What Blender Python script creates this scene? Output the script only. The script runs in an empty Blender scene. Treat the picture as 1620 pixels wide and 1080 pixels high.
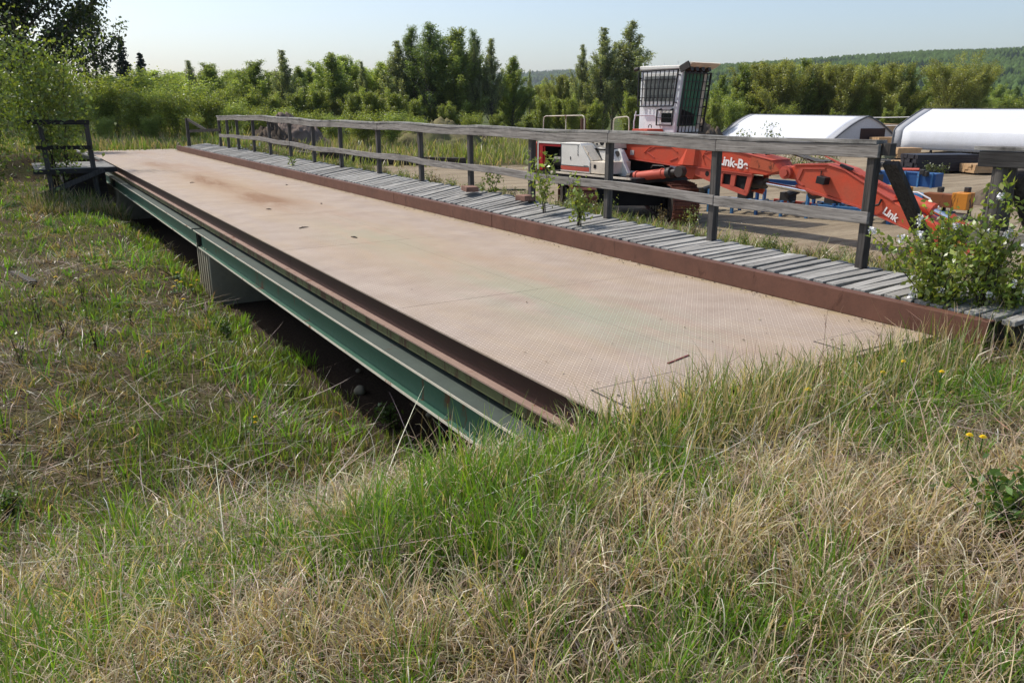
import bpy, bmesh, math, random
import numpy as np
from mathutils import Vector, Matrix
random.seed(7); rng = np.random.default_rng(11)
SC = bpy.context.scene; COL = SC.collection
RAD = math.radians; PI = math.pi

# ------------------------------------------------------------------ helpers
def lin(r, g, b):
    f = lambda c: (c/255/12.92) if c/255 <= .04045 else ((c/255+.055)/1.055)**2.4
    return (f(r), f(g), f(b), 1.0)

class NT:
    """small wrapper for building node trees"""
    def __init__(s, name):
        s.m = bpy.data.materials.new(name); s.m.use_nodes = True
        s.t = s.m.node_tree; s.t.nodes.clear()
        s.out = s.n('ShaderNodeOutputMaterial')
    def n(s, typ, **kw):
        nd = s.t.nodes.new(typ)
        for k, v in kw.items():
            if k.startswith('i_'):
                nd.inputs[k[2:].replace('_', ' ')].default_value = v
            else: setattr(nd, k, v)
        return nd
    def l(s, a, b): s.t.links.new(a, b)
    def coord(s, kind='Object', scale=(1, 1, 1)):
        tc = s.n('ShaderNodeTexCoord'); mp = s.n('ShaderNodeMapping'); mp.inputs['Scale'].default_value = scale
        s.l(tc.outputs[kind], mp.inputs['Vector']); return mp.outputs['Vector']
    def pos(s):
        return s.n('ShaderNodeNewGeometry').outputs['Position']
    def noise(s, vec, scale, detail=4, rough=.6, dist=0.0, col=False):
        nd = s.n('ShaderNodeTexNoise'); nd.inputs['Scale'].default_value = scale
        nd.inputs['Detail'].default_value = detail; nd.inputs['Roughness'].default_value = rough
        nd.inputs['Distortion'].default_value = dist
        if vec is not None: s.l(vec, nd.inputs['Vector'])
        return nd.outputs['Color' if col else 'Fac']
    def ramp(s, fac, a, b, ca=(0, 0, 0, 1), cb=(1, 1, 1, 1), extra=()):
        r = s.n('ShaderNodeValToRGB'); e = r.color_ramp.elements
        e[0].position = a; e[0].color = ca; e[1].position = b; e[1].color = cb
        for p, c in extra:
            x = e.new(p); x.color = c
        s.l(fac, r.inputs['Fac']); return r.outputs['Color']
    def math(s, op, a, b=None, clamp=False):
        m = s.n('ShaderNodeMath', operation=op, use_clamp=clamp)
        for i, v in enumerate((a, b)):
            if v is None: continue
            if isinstance(v, (int, float)): m.inputs[i].default_value = v
            else: s.l(v, m.inputs[i])
        return m.outputs[0]
    def mix(s, fac, a, b, blend='MIX'):
        m = s.n('ShaderNodeMix', data_type='RGBA', blend_type=blend)
        if isinstance(fac, (int, float)): m.inputs[0].default_value = fac
        else: s.l(fac, m.inputs[0])
        for i, v in ((6, a), (7, b)):
            if isinstance(v, tuple): m.inputs[i].default_value = v
            else: s.l(v, m.inputs[i])
        return m.outputs[2]
    def bump(s, h, strength=.4, dist=.01, normal=None):
        b = s.n('ShaderNodeBump'); b.inputs['Strength'].default_value = strength; b.inputs['Distance'].default_value = dist
        s.l(h, b.inputs['Height'])
        if normal is not None: s.l(normal, b.inputs['Normal'])
        return b.outputs['Normal']
    def principled(s, col, rough=.7, metal=0., normal=None, spec=.35):
        p = s.n('ShaderNodeBsdfPrincipled')
        if isinstance(col, tuple): p.inputs['Base Color'].default_value = col
        else: s.l(col, p.inputs['Base Color'])
        if isinstance(rough, (int, float)): p.inputs['Roughness'].default_value = rough
        else: s.l(rough, p.inputs['Roughness'])
        p.inputs['Metallic'].default_value = metal
        p.inputs['Specular IOR Level'].default_value = spec
        if normal is not None: s.l(normal, p.inputs['Normal'])
        s.l(p.outputs[0], s.out.inputs['Surface']); return p

def m_paint(name, col, rough=.5, rust=.0, rustcol=lin(96, 52, 30), dirt=.25, dirtcol=None, scale=3.0, bump=.15, metal=0.):
    """painted / weathered surface: colour drift, dirt streaks, rust spots"""
    n = NT(name); v = n.coord('Object')
    big = n.noise(v, scale, 5, .65); fine = n.noise(v, scale*14, 4, .6)
    dc = dirtcol or tuple(c*.45 for c in col[:3])+(1,)
    c = n.mix(n.math('MULTIPLY', n.ramp(big, .42, .72), dirt), col, dc)
    hv = n.n('ShaderNodeHueSaturation'); n.l(c, hv.inputs['Color'])
    n.l(n.math('ADD', n.math('MULTIPLY', fine, .3), .85), hv.inputs['Value']); c = hv.outputs[0]
    if rust > 0:
        vv = n.coord('Object', (1, 1, .35))
        r = n.noise(vv, scale*2.2, 8, .72, .6)
        rm = n.ramp(r, .70-.28*rust, .76-.28*rust)
        rc = n.mix(n.noise(v, scale*20, 3), rustcol, tuple(x*.45 for x in rustcol[:3])+(1,))
        c = n.mix(rm, c, rc)
    nm = n.bump(fine, bump, .004)
    n.principled(c, rough, metal, nm); return n.m

def m_wood(name, axis='y', light=lin(166, 161, 154), dark=lin(100, 95, 89), stain=.42, staincol=lin(46, 43, 41)):
    n = NT(name)
    sc = {'x': (1.2, 26, 26), 'y': (26, 1.2, 26), 'z': (26, 26, 1.2)}[axis]
    v = n.coord('Object', sc); v1 = n.coord('Object')
    g = n.noise(v, 1.6, 6, .65, .4); isl = n.n('ShaderNodeNewGeometry').outputs['Random Per Island']
    c = n.mix(n.ramp(g, .3, .7), dark, light)
    c = n.mix(n.math('MULTIPLY', n.ramp(n.noise(v1, 2.2, 6, .7), .5, .72), stain), c, staincol)
    hv = n.n('ShaderNodeHueSaturation'); n.l(c, hv.inputs['Color'])
    n.l(n.math('ADD', n.math('MULTIPLY', isl, .42), .78), hv.inputs['Value'])
    crack = n.ramp(n.noise(v, 3.5, 3, .5), .60, .66)
    c = n.mix(n.math('MULTIPLY', crack, .55), hv.outputs[0], lin(40, 36, 33))
    n.principled(c, .85, 0, n.bump(g, .55, .006), .2); return n.m

def m_leaf(name, trans=.45, gloss=.06, tint=(1, 1, 1, 1)):
    n = NT(name)
    a = n.n('ShaderNodeAttribute', attribute_name='col', attribute_type='GEOMETRY')
    c = n.mix(1.0, a.outputs['Color'], tint, 'MULTIPLY')
    d = n.n('ShaderNodeBsdfDiffuse'); n.l(c, d.inputs['Color'])
    t = n.n('ShaderNodeBsdfTranslucent')
    tc = n.mix(1.0, c, (1.25, 1.2, .45, 1), 'MULTIPLY'); n.l(tc, t.inputs['Color'])
    m1 = n.n('ShaderNodeMixShader'); m1.inputs[0].default_value = trans
    n.l(d.outputs[0], m1.inputs[1]); n.l(t.outputs[0], m1.inputs[2])
    g = n.n('ShaderNodeBsdfGlossy'); g.inputs['Roughness'].default_value = .38
    m2 = n.n('ShaderNodeMixShader'); m2.inputs[0].default_value = gloss
    n.l(m1.outputs[0], m2.inputs[1]); n.l(g.outputs[0], m2.inputs[2])
    n.l(m2.outputs[0], n.out.inputs['Surface']); return n.m

class MB:
    """mesh collector"""
    def __init__(s): s.v = []; s.f = []
    def add(s, vs, fs):
        o = len(s.v); s.v += [tuple(p) for p in vs]; s.f += [tuple(i+o for i in q) for q in fs]
    def box(s, c, d, R=None):
        c = Vector(c); x, y, z = d[0]/2, d[1]/2, d[2]/2
        vs = [Vector((i*x, j*y, k*z)) for k in (-1, 1) for j in (-1, 1) for i in (-1, 1)]
        if R is not None: vs = [R @ p for p in vs]
        s.add([c+p for p in vs], [(0, 2, 3, 1), (4, 5, 7, 6), (0, 1, 5, 4), (2, 6, 7, 3), (0, 4, 6, 2), (1, 3, 7, 5)])
    def bar(s, p0, p1, w, h, up=(0, 0, 1), j=0.0):
        p0 = Vector(p0); p1 = Vector(p1); d = (p1-p0).normalized(); up = Vector(up)
        if abs(d.dot(up)) > .98: up = Vector((1, 0, 0))
        sd = d.cross(up).normalized(); u = sd.cross(d).normalized()
        q = lambda: random.uniform(-j, j)
        vs = []
        for p in (p0, p1):
            for a, b in ((-1, -1), (1, -1), (1, 1), (-1, 1)):
                vs.append(p+sd*(a*w/2+q())+u*(b*h/2+q()))
        s.add(vs, [(3, 2, 1, 0), (4, 5, 6, 7), (0, 1, 5, 4), (1, 2, 6, 5), (2, 3, 7, 6), (3, 0, 4, 7)])
    def tube(s, pts, r, n=8, cap=True):
        pts = [Vector(p) for p in pts]
        rs = r if isinstance(r, (list, tuple)) else [r]*len(pts)
        o = len(s.v); ref = Vector((0, 0, 1))
        d0 = (pts[1]-pts[0]).normalized()
        if abs(d0.z) > .95: ref = Vector((1, 0, 0))
        a = d0.cross(ref).normalized()
        for i, p in enumerate(pts):
            d = (pts[min(i+1, len(pts)-1)]-pts[max(i-1, 0)]).normalized()
            a = (a-d*a.dot(d)).normalized(); b = d.cross(a)
            for k in range(n):
                t = 2*PI*k/n; s.v.append(tuple(p+(a*math.cos(t)+b*math.sin(t))*rs[i]))
        for i in range(len(pts)-1):
            for k in range(n):
                k2 = (k+1) % n
                s.f.append((o+i*n+k, o+i*n+k2, o+(i+1)*n+k2, o+(i+1)*n+k))
        if cap:
            s.f.append(tuple(o+k for k in reversed(range(n))))
            s.f.append(tuple(o+(len(pts)-1)*n+k for k in range(n)))
    def prism(s, poly, fn, t0, t1):
        """poly: 2-D outline, fn(a,b,t)->3-D point, extruded from t0 to t1"""
        n = len(poly); o = len(s.v)
        ar = sum(poly[i][0]*poly[(i+1) % n][1]-poly[(i+1) % n][0]*poly[i][1] for i in range(n))
        if ar < 0: poly = poly[::-1]
        for t in (t0, t1): s.v += [tuple(fn(a, b, t)) for a, b in poly]
        s.f.append(tuple(o+i for i in reversed(range(n)))); s.f.append(tuple(o+n+i for i in range(n)))
        for i in range(n):
            k = (i+1) % n; s.f.append((o+i, o+k, o+n+k, o+n+i))
    def build(s, name, mat, parent=None, smooth=False, bevel=0, fix=True):
        off = Vector((0, 0, 0))
        vs = s.v
        if parent is not None: off = ORG.get(parent.name, Vector((0, 0, 0)))
        else:
            a = np.array(vs); off = Vector(((a[:, 0].min()+a[:, 0].max())/2, (a[:, 1].min()+a[:, 1].max())/2, a[:, 2].min()))
        me = bpy.data.meshes.new(name)
        me.from_pydata([(p[0]-off.x, p[1]-off.y, p[2]-off.z) for p in vs], [], s.f)
        if fix:
            b = bmesh.new(); b.from_mesh(me); bmesh.ops.recalc_face_normals(b, faces=b.faces[:]); b.to_mesh(me); b.free()
        if smooth:
            me.shade_smooth()
            try: me.set_sharp_from_angle(angle=RAD(40))
            except Exception: pass
        me.materials.append(mat)
        o = bpy.data.objects.new(name, me); COL.objects.link(o)
        if parent is not None:
            o.parent = parent; ORG[o.name] = off      # sub-parts share the same origin
        else:
            o.location = off; ORG[o.name] = off
        if bevel:
            bv = o.modifiers.new('bevel', 'BEVEL'); bv.width = bevel; bv.segments = 2; bv.limit_method = 'ANGLE'; bv.angle_limit = RAD(40)
        return o
ORG = {}
def tag(o, label=None, cat=None, group=None, kind=None):
    if label: o['label'] = label
    if cat: o['category'] = cat
    if group: o['group'] = group
    if kind: o['kind'] = kind
    return o
def thing(name, label, cat, loc=(0, 0, 0), rotz=0, group=None, local=False):
    o = bpy.data.objects.new(name, None); COL.objects.link(o)
    o.empty_display_size = .2
    o.location = loc; o.rotation_euler = (0, 0, rotz)
    ORG[o.name] = Vector((0, 0, 0)) if local else Vector(loc)
    return tag(o, label, cat, group)
def copy_tree(root, loc, rotz=0, scale=None, label=None, group=None, rx=0, ry=0):
    r = root.copy(); COL.objects.link(r); r.location = loc; r.rotation_euler = (rx, ry, rotz)
    if scale: r.scale = scale if isinstance(scale, tuple) else (scale,)*3
    if label: r['label'] = label
    if group: r['group'] = group
    for ch in list(root.children):
        c = ch.copy(); COL.objects.link(c); c.parent = r
        for g in ch.children:
            d = g.copy(); COL.objects.link(d); d.parent = c
    return r
def np_mesh(name, verts, quads, col, mat, parent=None, off=None, smooth=False):
    """fast mesh from numpy: verts (N,3), quads (M,4) or (M,3), per-vertex colour (N,3)"""
    me = bpy.data.meshes.new(name); k = quads.shape[1]
    me.vertices.add(len(verts)); me.vertices.foreach_set('co', verts.astype(np.float32).ravel())
    me.loops.add(quads.size); me.loops.foreach_set('vertex_index', quads.astype(np.int32).ravel())
    me.polygons.add(len(quads)); me.polygons.foreach_set('loop_start', np.arange(0, quads.size, k, dtype=np.int32))
    me.polygons.foreach_set('loop_total', np.full(len(quads), k, dtype=np.int32))
    if smooth: me.polygons.foreach_set('use_smooth', np.ones(len(quads), dtype=bool))
    me.update(calc_edges=True)
    if col is not None:
        at = me.color_attributes.new('col', 'FLOAT_COLOR', 'POINT')
        c4 = np.ones((len(verts), 4), np.float32); c4[:, :3] = col; at.data.foreach_set('color', c4.ravel())
    me.materials.append(mat)
    o = bpy.data.objects.new(name, me); COL.objects.link(o)
    if parent is not None: o.parent = parent
    if off is not None: o.location = off
    return o
_lat = {}
def vnoise(x, y, sc, seed=0):
    """value noise on the ground plane, 0..1"""
    if seed not in _lat: _lat[seed] = np.random.default_rng(100+seed).random((256, 256))
    L = _lat[seed]; x = np.asarray(x, float)/sc+500.3; y = np.asarray(y, float)/sc+500.7
    i = np.floor(x).astype(int); j = np.floor(y).astype(int); u = x-i; v = y-j
    u = u*u*(3-2*u); v = v*v*(3-2*v)
    g = lambda a, b: L[a % 256, b % 256]
    return (g(i, j)*(1-u)+g(i+1, j)*u)*(1-v)+(g(i, j+1)*(1-u)+g(i+1, j+1)*u)*v
def sst(a, b, x):
    t = np.clip((np.asarray(x, float)-a)/(b-a), 0, 1); return t*t*(3-2*t)

# ------------------------------------------------------------------ camera
H = 1.58; PITCH = RAD(16.4266); YAW = RAD(-31.697)
cam_d = bpy.data.cameras.new('camera'); cam = bpy.data.objects.new('camera', cam_d); COL.objects.link(cam)
cam.location = (0, 0, H); cam.rotation_euler = (PI/2-PITCH, 0, YAW)
cam_d.sensor_width = 36; cam_d.lens = 36*1255/1620; cam_d.clip_end = 20000; cam_d.clip_start = .05
SC.camera = cam
FW = (math.sin(-YAW), math.cos(YAW)); RT = (math.cos(YAW), -math.sin(-YAW))
def at(px, depth):
    """ground-plan point `depth` metres ahead of the standpoint and off to the side by bearing px"""
    # horizontal bearing of a point near the horizon line
    k = (px-810)/1255/(math.cos(PITCH)+math.sin(PITCH)*370/1255)
    return (FW[0]*depth+RT[0]*k*depth, FW[1]*depth+RT[1]*k*depth)
def height_for(py, depth, zbase):
    """height of a thing whose top is seen at row py when it stands at `depth` on zbase"""
    t = (540-py)/1255
    s = (-math.sin(PITCH)+math.cos(PITCH)*t)/(math.cos(PITCH)+math.sin(PITCH)*t)
    return H+s*depth-zbase

# ------------------------------------------------------------------ world, sun
SUN_EL, SUN_AZ = RAD(52), (-.5, .866)
w = bpy.data.worlds.new('World'); SC.world = w; w.use_nodes = True
nt = w.node_tree; nt.nodes.clear()
sky = nt.nodes.new('ShaderNodeTexSky'); sky.sky_type = 'NISHITA'; sky.sun_disc = False
sky.sun_elevation = SUN_EL; sky.sun_rotation = math.atan2(SUN_AZ[0], SUN_AZ[1])
sky.altitude = 700; sky.air_density = 1.0; sky.dust_density = 3.8; sky.ozone_density = 1.3
bg = nt.nodes.new('ShaderNodeBackground'); bg.inputs['Strength'].default_value = .15
wo = nt.nodes.new('ShaderNodeOutputWorld'); nt.links.new(sky.outputs[0], bg.inputs[0]); nt.links.new(bg.outputs[0], wo.inputs[0])
sd = bpy.data.lights.new('sun', 'SUN'); sd.energy = 3.5; sd.angle = RAD(.55); sd.color = (1, .95, .87)
so = bpy.data.objects.new('sun', sd); COL.objects.link(so)
sv = Vector((SUN_AZ[0]*math.cos(SUN_EL), SUN_AZ[1]*math.cos(SUN_EL), math.sin(SUN_EL)))
so.rotation_euler = sv.to_track_quat('Z', 'Y').to_euler(); so.location = (0, 0, 60)
SC.view_settings.view_transform = 'Standard'; SC.view_settings.look = 'None'; SC.view_settings.exposure = .3; SC.view_settings.gamma = 1

# ------------------------------------------------------------------ terrain
def ground_z(x, y):
    x = np.asarray(x, float); y = np.asarray(y, float)
    yard = -1.2+.0*x
    lawn = -.95+.26*(vnoise(x, y, 2.6, 3)-.5)+.14*(vnoise(x, y, .8, 4)-.5)
    berm = -.06-.22*sst(6.8, 8.8, x)+.06*(vnoise(x, y, 1.2, 11)-.5)
    bk = (1-sst(8.4, 12.2, x))*sst(36, 31, y)
    yard = yard*(1-bk)+berm*bk
    z = np.where(x > 4, yard, lawn)
    pit = sst(1.5, 2.75, x+.35*(vnoise(x, y, 1.6, 5)-.5))*(1-sst(6.0, 6.7, x))
    z = z*(1-pit)+(-1.6)*pit
    # raised approach at the near end, where the photograph is taken from
    near = sst(4.9+1.6*sst(1.2, -.6, x), 2.75-.9*sst(1.2, -.6, x), y+.35*(vnoise(x, y, 1.3, 6)-.5))*sst(11, 8.0, x)*(.30*sst(-14, -7, x)+.70*sst(-1.6, 1.7, x+.5*(vnoise(x, y, 1.1, 15)-.5)))
    z = z*(1-near)+(-.06+.05*(vnoise(x, y, .9, 7)-.5))*near
    far = sst(33.2, 34.6, y)*sst(13, 8.5, x)*sst(66, 50, y)*sst(-16, -6, x)
    z = z*(1-far)+(-.04)*far
    z = z+sst(30, 90, np.hypot(x, y))*(.5*(vnoise(x, y, 30, 8)-.5))
    return z
def gz(x, y): return float(ground_z(np.array([x]), np.array([y]))[0])
def axis_pts(lo, f0, f1, hi, step, grow=1.18):
    a = list(np.arange(f0, f1+step/2, step)); s = step; p = a[-1]
    while p < hi: s *= grow; p += s; a.append(p)
    s = step; p = a[0]
    while p > lo: s *= grow; p -= s; a.insert(0, p)
    return np.array(a)
gx = axis_pts(-2500, -9, 12, 3500, .22); gy = axis_pts(-800, -3, 38, 4500, .22)
GX, GY = np.meshgrid(gx, gy, indexing='ij'); GZ = ground_z(GX, GY)
gv = np.stack([GX, GY, GZ], -1).reshape(-1, 3); nx, ny = len(gx), len(gy)
ii, jj = np.meshgrid(np.arange(nx-1), np.arange(ny-1), indexing='ij')
gq = np.stack([ii*ny+jj, (ii+1)*ny+jj, (ii+1)*ny+jj+1, ii*ny+jj+1], -1).reshape(-1, 4)
n = NT('ground_soil'); P = n.pos()
sp = n.n('ShaderNodeSeparateXYZ'); n.l(P, sp.inputs[0]); X, Y = sp.outputs[0], sp.outputs[1]
big = n.noise(P, .35, 5, .6); mid = n.noise(P, 2.2, 6, .7); fine = n.noise(P, 38, 5, .7); grit = n.noise(P, 150, 3, .6)
soil = n.mix(n.ramp(fine, .35, .7), lin(44, 35, 27), lin(96, 82, 60))
soil = n.mix(n.math('MULTIPLY', n.ramp(mid, .4, .65), .6), soil, lin(82, 88, 42))
# yard dirt with long wheel streaks
mp = n.n('ShaderNodeMapping'); mp.inputs['Rotation'].default_value = (0, 0, RAD(31)); mp.inputs['Scale'].default_value = (.25, 2.6, 1)
n.l(P, mp.inputs['Vector'])
st = n.noise(mp.outputs[0], .8, 6, .7, .5)
dirt = n.mix(n.ramp(st, .34, .66), lin(114, 100, 81), lin(160, 146, 123))
dirt = n.mix(n.math('MULTIPLY', n.ramp(n.noise(P, 9, 6, .75), .45, .75), .5), dirt, lin(104, 92, 76))
dirt = n.mix(n.math('MULTIPLY', n.ramp(grit, .62, .72), .5), dirt, lin(205, 198, 186))
edge = n.math('ADD', X, n.math('MULTIPLY', n.math('SUBTRACT', big, .5), 7.0))
fdep = n.math('ADD', n.math('MULTIPLY', X, .5255), n.math('MULTIPLY', Y, .851)); flat_ = n.math('SUBTRACT', n.math('MULTIPLY', X, .851), n.math('MULTIPLY', Y, .5255))
lim_ = n.math('ADD', 40.0, n.math('MULTIPLY', n.math('MULTIPLY', n.math('SUBTRACT', n.math('DIVIDE', flat_, fdep), .03), 11.0, True), 60.0))
yl = n.math('SUBTRACT', n.math('ADD', fdep, n.math('MULTIPLY', n.math('SUBTRACT', mid, .5), 4.0)), lim_)
isy = n.math('MULTIPLY', n.ramp(n.math('MULTIPLY', edge, .05), .48, .53), n.ramp(n.math('ADD', n.math('MULTIPLY', yl, .05), .5), .47, .53, (1, 1, 1, 1), (0, 0, 0, 1)))
yf = n.math('SUBTRACT', Y, n.math('MULTIPLY', X, .9))
isy = n.math('MULTIPLY', isy, n.ramp(n.math('MULTIPLY', n.math('ADD', n.math('MULTIPLY', X, .5255), n.math('MULTIPLY', Y, .851)), .01), .66, .74, (1, 1, 1, 1), (0, 0, 0, 1)))
# bare trodden earth under the bridge
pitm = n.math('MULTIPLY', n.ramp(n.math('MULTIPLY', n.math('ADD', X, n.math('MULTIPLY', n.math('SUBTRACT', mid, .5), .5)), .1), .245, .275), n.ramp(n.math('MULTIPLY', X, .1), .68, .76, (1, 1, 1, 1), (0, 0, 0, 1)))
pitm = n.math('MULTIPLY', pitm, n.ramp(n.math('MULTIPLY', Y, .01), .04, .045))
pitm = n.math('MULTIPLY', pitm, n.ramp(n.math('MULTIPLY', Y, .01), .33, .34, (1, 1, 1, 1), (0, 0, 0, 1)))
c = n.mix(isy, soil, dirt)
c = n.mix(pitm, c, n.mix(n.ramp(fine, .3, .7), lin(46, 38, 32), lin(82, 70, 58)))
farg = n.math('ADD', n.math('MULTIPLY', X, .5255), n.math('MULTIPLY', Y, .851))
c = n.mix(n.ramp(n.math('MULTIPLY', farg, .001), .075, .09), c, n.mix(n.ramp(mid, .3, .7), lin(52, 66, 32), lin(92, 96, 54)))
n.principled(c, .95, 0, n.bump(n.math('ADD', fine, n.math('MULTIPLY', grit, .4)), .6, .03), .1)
tag(np_mesh('ground', gv, gq, None, n.m, smooth=True), kind='structure')
# ------------------------------------------------------------------ materials of the weighbridge
XL, XR, Y0, Y1 = 2.505, 5.48, 3.07, 34.1
n = NT('tread_plate'); P = n.pos()
sp = n.n('ShaderNodeSeparateXYZ'); n.l(P, sp.inputs[0]); X, Y = sp.outputs[0], sp.outputs[1]
# raised lugs, alternating at +-45 degrees
PITCHL = .031
u = n.math('DIVIDE', X, PITCHL); v = n.math('DIVIDE', Y, PITCHL)
fu = n.math('FRACT', u); fv = n.math('FRACT', v)
par = n.math('MODULO', n.math('ADD', n.math('FLOOR', u), n.math('FLOOR', v)), 2.0)
par = n.math('SUBTRACT', n.math('MULTIPLY', par, 2.0), 1.0)
a = n.math('SUBTRACT', fu, .5); b = n.math('SUBTRACT', fv, .5)
p_ = n.math('ADD', a, n.math('MULTIPLY', b, par)); q_ = n.math('SUBTRACT', a, n.math('MULTIPLY', b, par))
lug = n.math('SUBTRACT', 1.0, n.math('ADD', n.math('POWER', n.math('MULTIPLY', n.math('ABSOLUTE', p_), 1.55), 2.0), n.math('POWER', n.math('MULTIPLY', n.math('ABSOLUTE', q_), 4.6), 2.0)), clamp=True)
def gauss(x, c, wd): return n.math('POWER', 2.718, n.math('MULTIPLY', n.math('POWER', n.math('DIVIDE', n.math('SUBTRACT', x, c), wd), 2.0), -1.0))
mpv = n.n('ShaderNodeMapping'); mpv.inputs['Scale'].default_value = (1.3, .32, 1); n.l(P, mpv.inputs['Vector'])
str1 = n.noise(mpv.outputs[0], 1.7, 8, .68, .5); str2 = n.noise(mpv.outputs[0], .6, 5, .6); fine = n.noise(P, 30, 5, .7); mid = n.noise(P, 2.1, 6, .65)
c = n.mix(n.ramp(mid, .3, .7), lin(165, 149, 134), lin(193, 177, 161))
c = n.mix(n.math('MULTIPLY', n.ramp(str1, .45, .75), .5), c, lin(190, 166, 128))
# rust-brown drift along the wheel path of the far half
stn = n.math('ADD', n.math('MULTIPLY', gauss(X, 3.72, .34), gauss(Y, 19.0, 2.2)), n.math('MULTIPLY', gauss(X, 3.78, .38), gauss(Y, 14.6, 1.6)))
stn = n.math('ADD', stn, n.math('MULTIPLY', n.math('MULTIPLY', gauss(X, 3.6, .3), gauss(Y, 25.4, 2.0)), .7)); halo = n.math('MULTIPLY', gauss(X, 3.75, .8), n.math('ADD', gauss(Y, 17.5, 5.5), n.math('MULTIPLY', gauss(Y, 8.5, 2.2), .6)))
c = n.mix(n.math('MULTIPLY', halo, .7, True), c, lin(190, 160, 116))
rm = n.math('MULTIPLY', stn, n.math('ADD', n.ramp(str1, .36, .56), .25), True)
c = n.mix(n.math('MULTIPLY', rm, .95, True), c, lin(140, 98, 52))
rm2 = n.math('MULTIPLY', n.ramp(str2, .5, .68), n.math('ADD', gauss(X, 4.15, .45), n.math('MULTIPLY', gauss(X, 3.3, .3), .5)))
c = n.mix(n.math('MULTIPLY', rm2, .4), c, lin(164, 118, 84))
# worn pale green paint left on the lugs of the near half
gm = n.math('MULTIPLY', n.ramp(n.noise(mpv.outputs[0], 2.3, 5, .6), .38, .54), n.math('MULTIPLY', gauss(X, 3.75, .5), n.math('ADD', gauss(Y, 5.2, 1.9), n.math('MULTIPLY', gauss(Y, 9.5, 1.6), .7))))
gm = n.math('MULTIPLY', gm, n.math('ADD', n.math('MULTIPLY', lug, .9), .35), True)
c = n.mix(n.math('MULTIPLY', gm, 1.15, True), c, lin(150, 168, 138))
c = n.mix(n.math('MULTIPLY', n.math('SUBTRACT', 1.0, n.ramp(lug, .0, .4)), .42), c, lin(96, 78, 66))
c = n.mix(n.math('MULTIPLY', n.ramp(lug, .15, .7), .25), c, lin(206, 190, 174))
c = n.mix(n.math('MULTIPLY', n.ramp(fine, .55, .75), .25), c, lin(120, 98, 82))
# grit collected against the kerb
gk = n.math('MULTIPLY', gauss(X, XR, .17), n.ramp(n.noise(P, 5, 5, .7), .35, .6))
c = n.mix(n.math('MULTIPLY', gk, .7), c, lin(150, 132, 96))
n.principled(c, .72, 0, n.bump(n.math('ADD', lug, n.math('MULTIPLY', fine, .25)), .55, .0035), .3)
M_TREAD = n.m
M_RUSTB = m_paint('rusty_kerb_steel', lin(100, 67, 53), .66, .42, lin(90, 56, 42), .6, scale=3.5, bump=.35)
M_RUSTD = m_paint('dark_red_steel', lin(58, 34, 30), .6, .3, lin(80, 46, 36), .4, scale=2.5)
M_PINK = m_paint('worn_flange_steel', lin(150, 126, 113), .6, .45, lin(120, 70, 42), .3, scale=3)
M_GREEN = m_paint('green_girder_paint', lin(58, 96, 78), .5, .42, lin(104, 58, 34), .35, scale=1.3)
M_GREENT = m_paint('chalky_girder_paint', lin(150, 158, 148), .6, .35, lin(126, 80, 52), .35, scale=2)
M_GREEND = m_paint('dark_girder_top', lin(70, 80, 73), .7, .3, lin(84, 58, 42), .5, scale=2)  # darker grey-green for the top flanges
M_EDGE = m_paint('pale_flange_edge', lin(198, 192, 174), .6, .4, lin(170, 120, 92), .3, scale=2)  # paler strip along the outer flange edges
M_OLIVE = m_paint('olive_rusted_plate', lin(94, 98, 62), .6, .75, lin(84, 54, 32), .4, scale=3)
M_DARK = m_paint('dark_steel', lin(46, 44, 42), .6, .3, scale=4)
M_CONC = m_paint('board_marked_concrete', lin(164, 156, 134), .9, .15, lin(110, 100, 80), .45, scale=2.5, bump=.4)
WOOD_Y = m_wood('weathered_rail_wood', 'y', stain=.35); WOOD_X = m_wood('weathered_plank_wood', 'x', lin(172, 170, 164), lin(112, 109, 104), .35, lin(84, 80, 74))
WOOD_Z = m_wood('weathered_post_wood', 'z', lin(108, 104, 99), lin(62, 59, 56), .5)
WOOD_D = m_wood('tarred_dark_timber', 'z', lin(94, 90, 85), lin(52, 49, 47), .5, lin(36, 34, 33))
WOOD_DX = m_wood('dark_cross_timber', 'x', lin(64, 61, 58), lin(36, 34, 33), .5, lin(24, 23, 22))
WOOD_TOP = m_wood('lichen_rail_cap', 'y', lin(176, 174, 168), lin(100, 97, 92), .9, lin(38, 36, 34))

wb = thing('weighbridge', 'long rusty steel vehicle weighbridge with tread plate deck on green girders', 'weighbridge', (4, 18.5, -.62))
JY = [Y0, 3.08, 14.1, 26.4, Y1]
# deck plates, butted with a narrow dark gap
ys = [Y0, 5.86, 9.1, 12.2, 14.12, 17.3, 20.4, 23.4, 26.42, 30.2, Y1]
for k in range(len(ys)-1):
    m = MB(); sp_ = 3.9+.25*((k*37) % 5-2)*.4
    m.box(((XL+sp_)/2-.001, (ys[k]+ys[k+1])/2, -.006), (sp_-XL-.001, ys[k+1]-ys[k]-.007, .012))
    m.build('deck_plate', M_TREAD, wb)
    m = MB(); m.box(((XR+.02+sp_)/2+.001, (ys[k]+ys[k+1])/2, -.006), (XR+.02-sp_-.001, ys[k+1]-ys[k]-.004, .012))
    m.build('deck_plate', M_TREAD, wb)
m = MB(); m.box(((XL+.07+XR)/2, (Y0+Y1)/2, -.035), (XR-XL-.1, Y1-Y0-.05, .04)); m.build('under_plate', M_DARK, wb)
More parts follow.
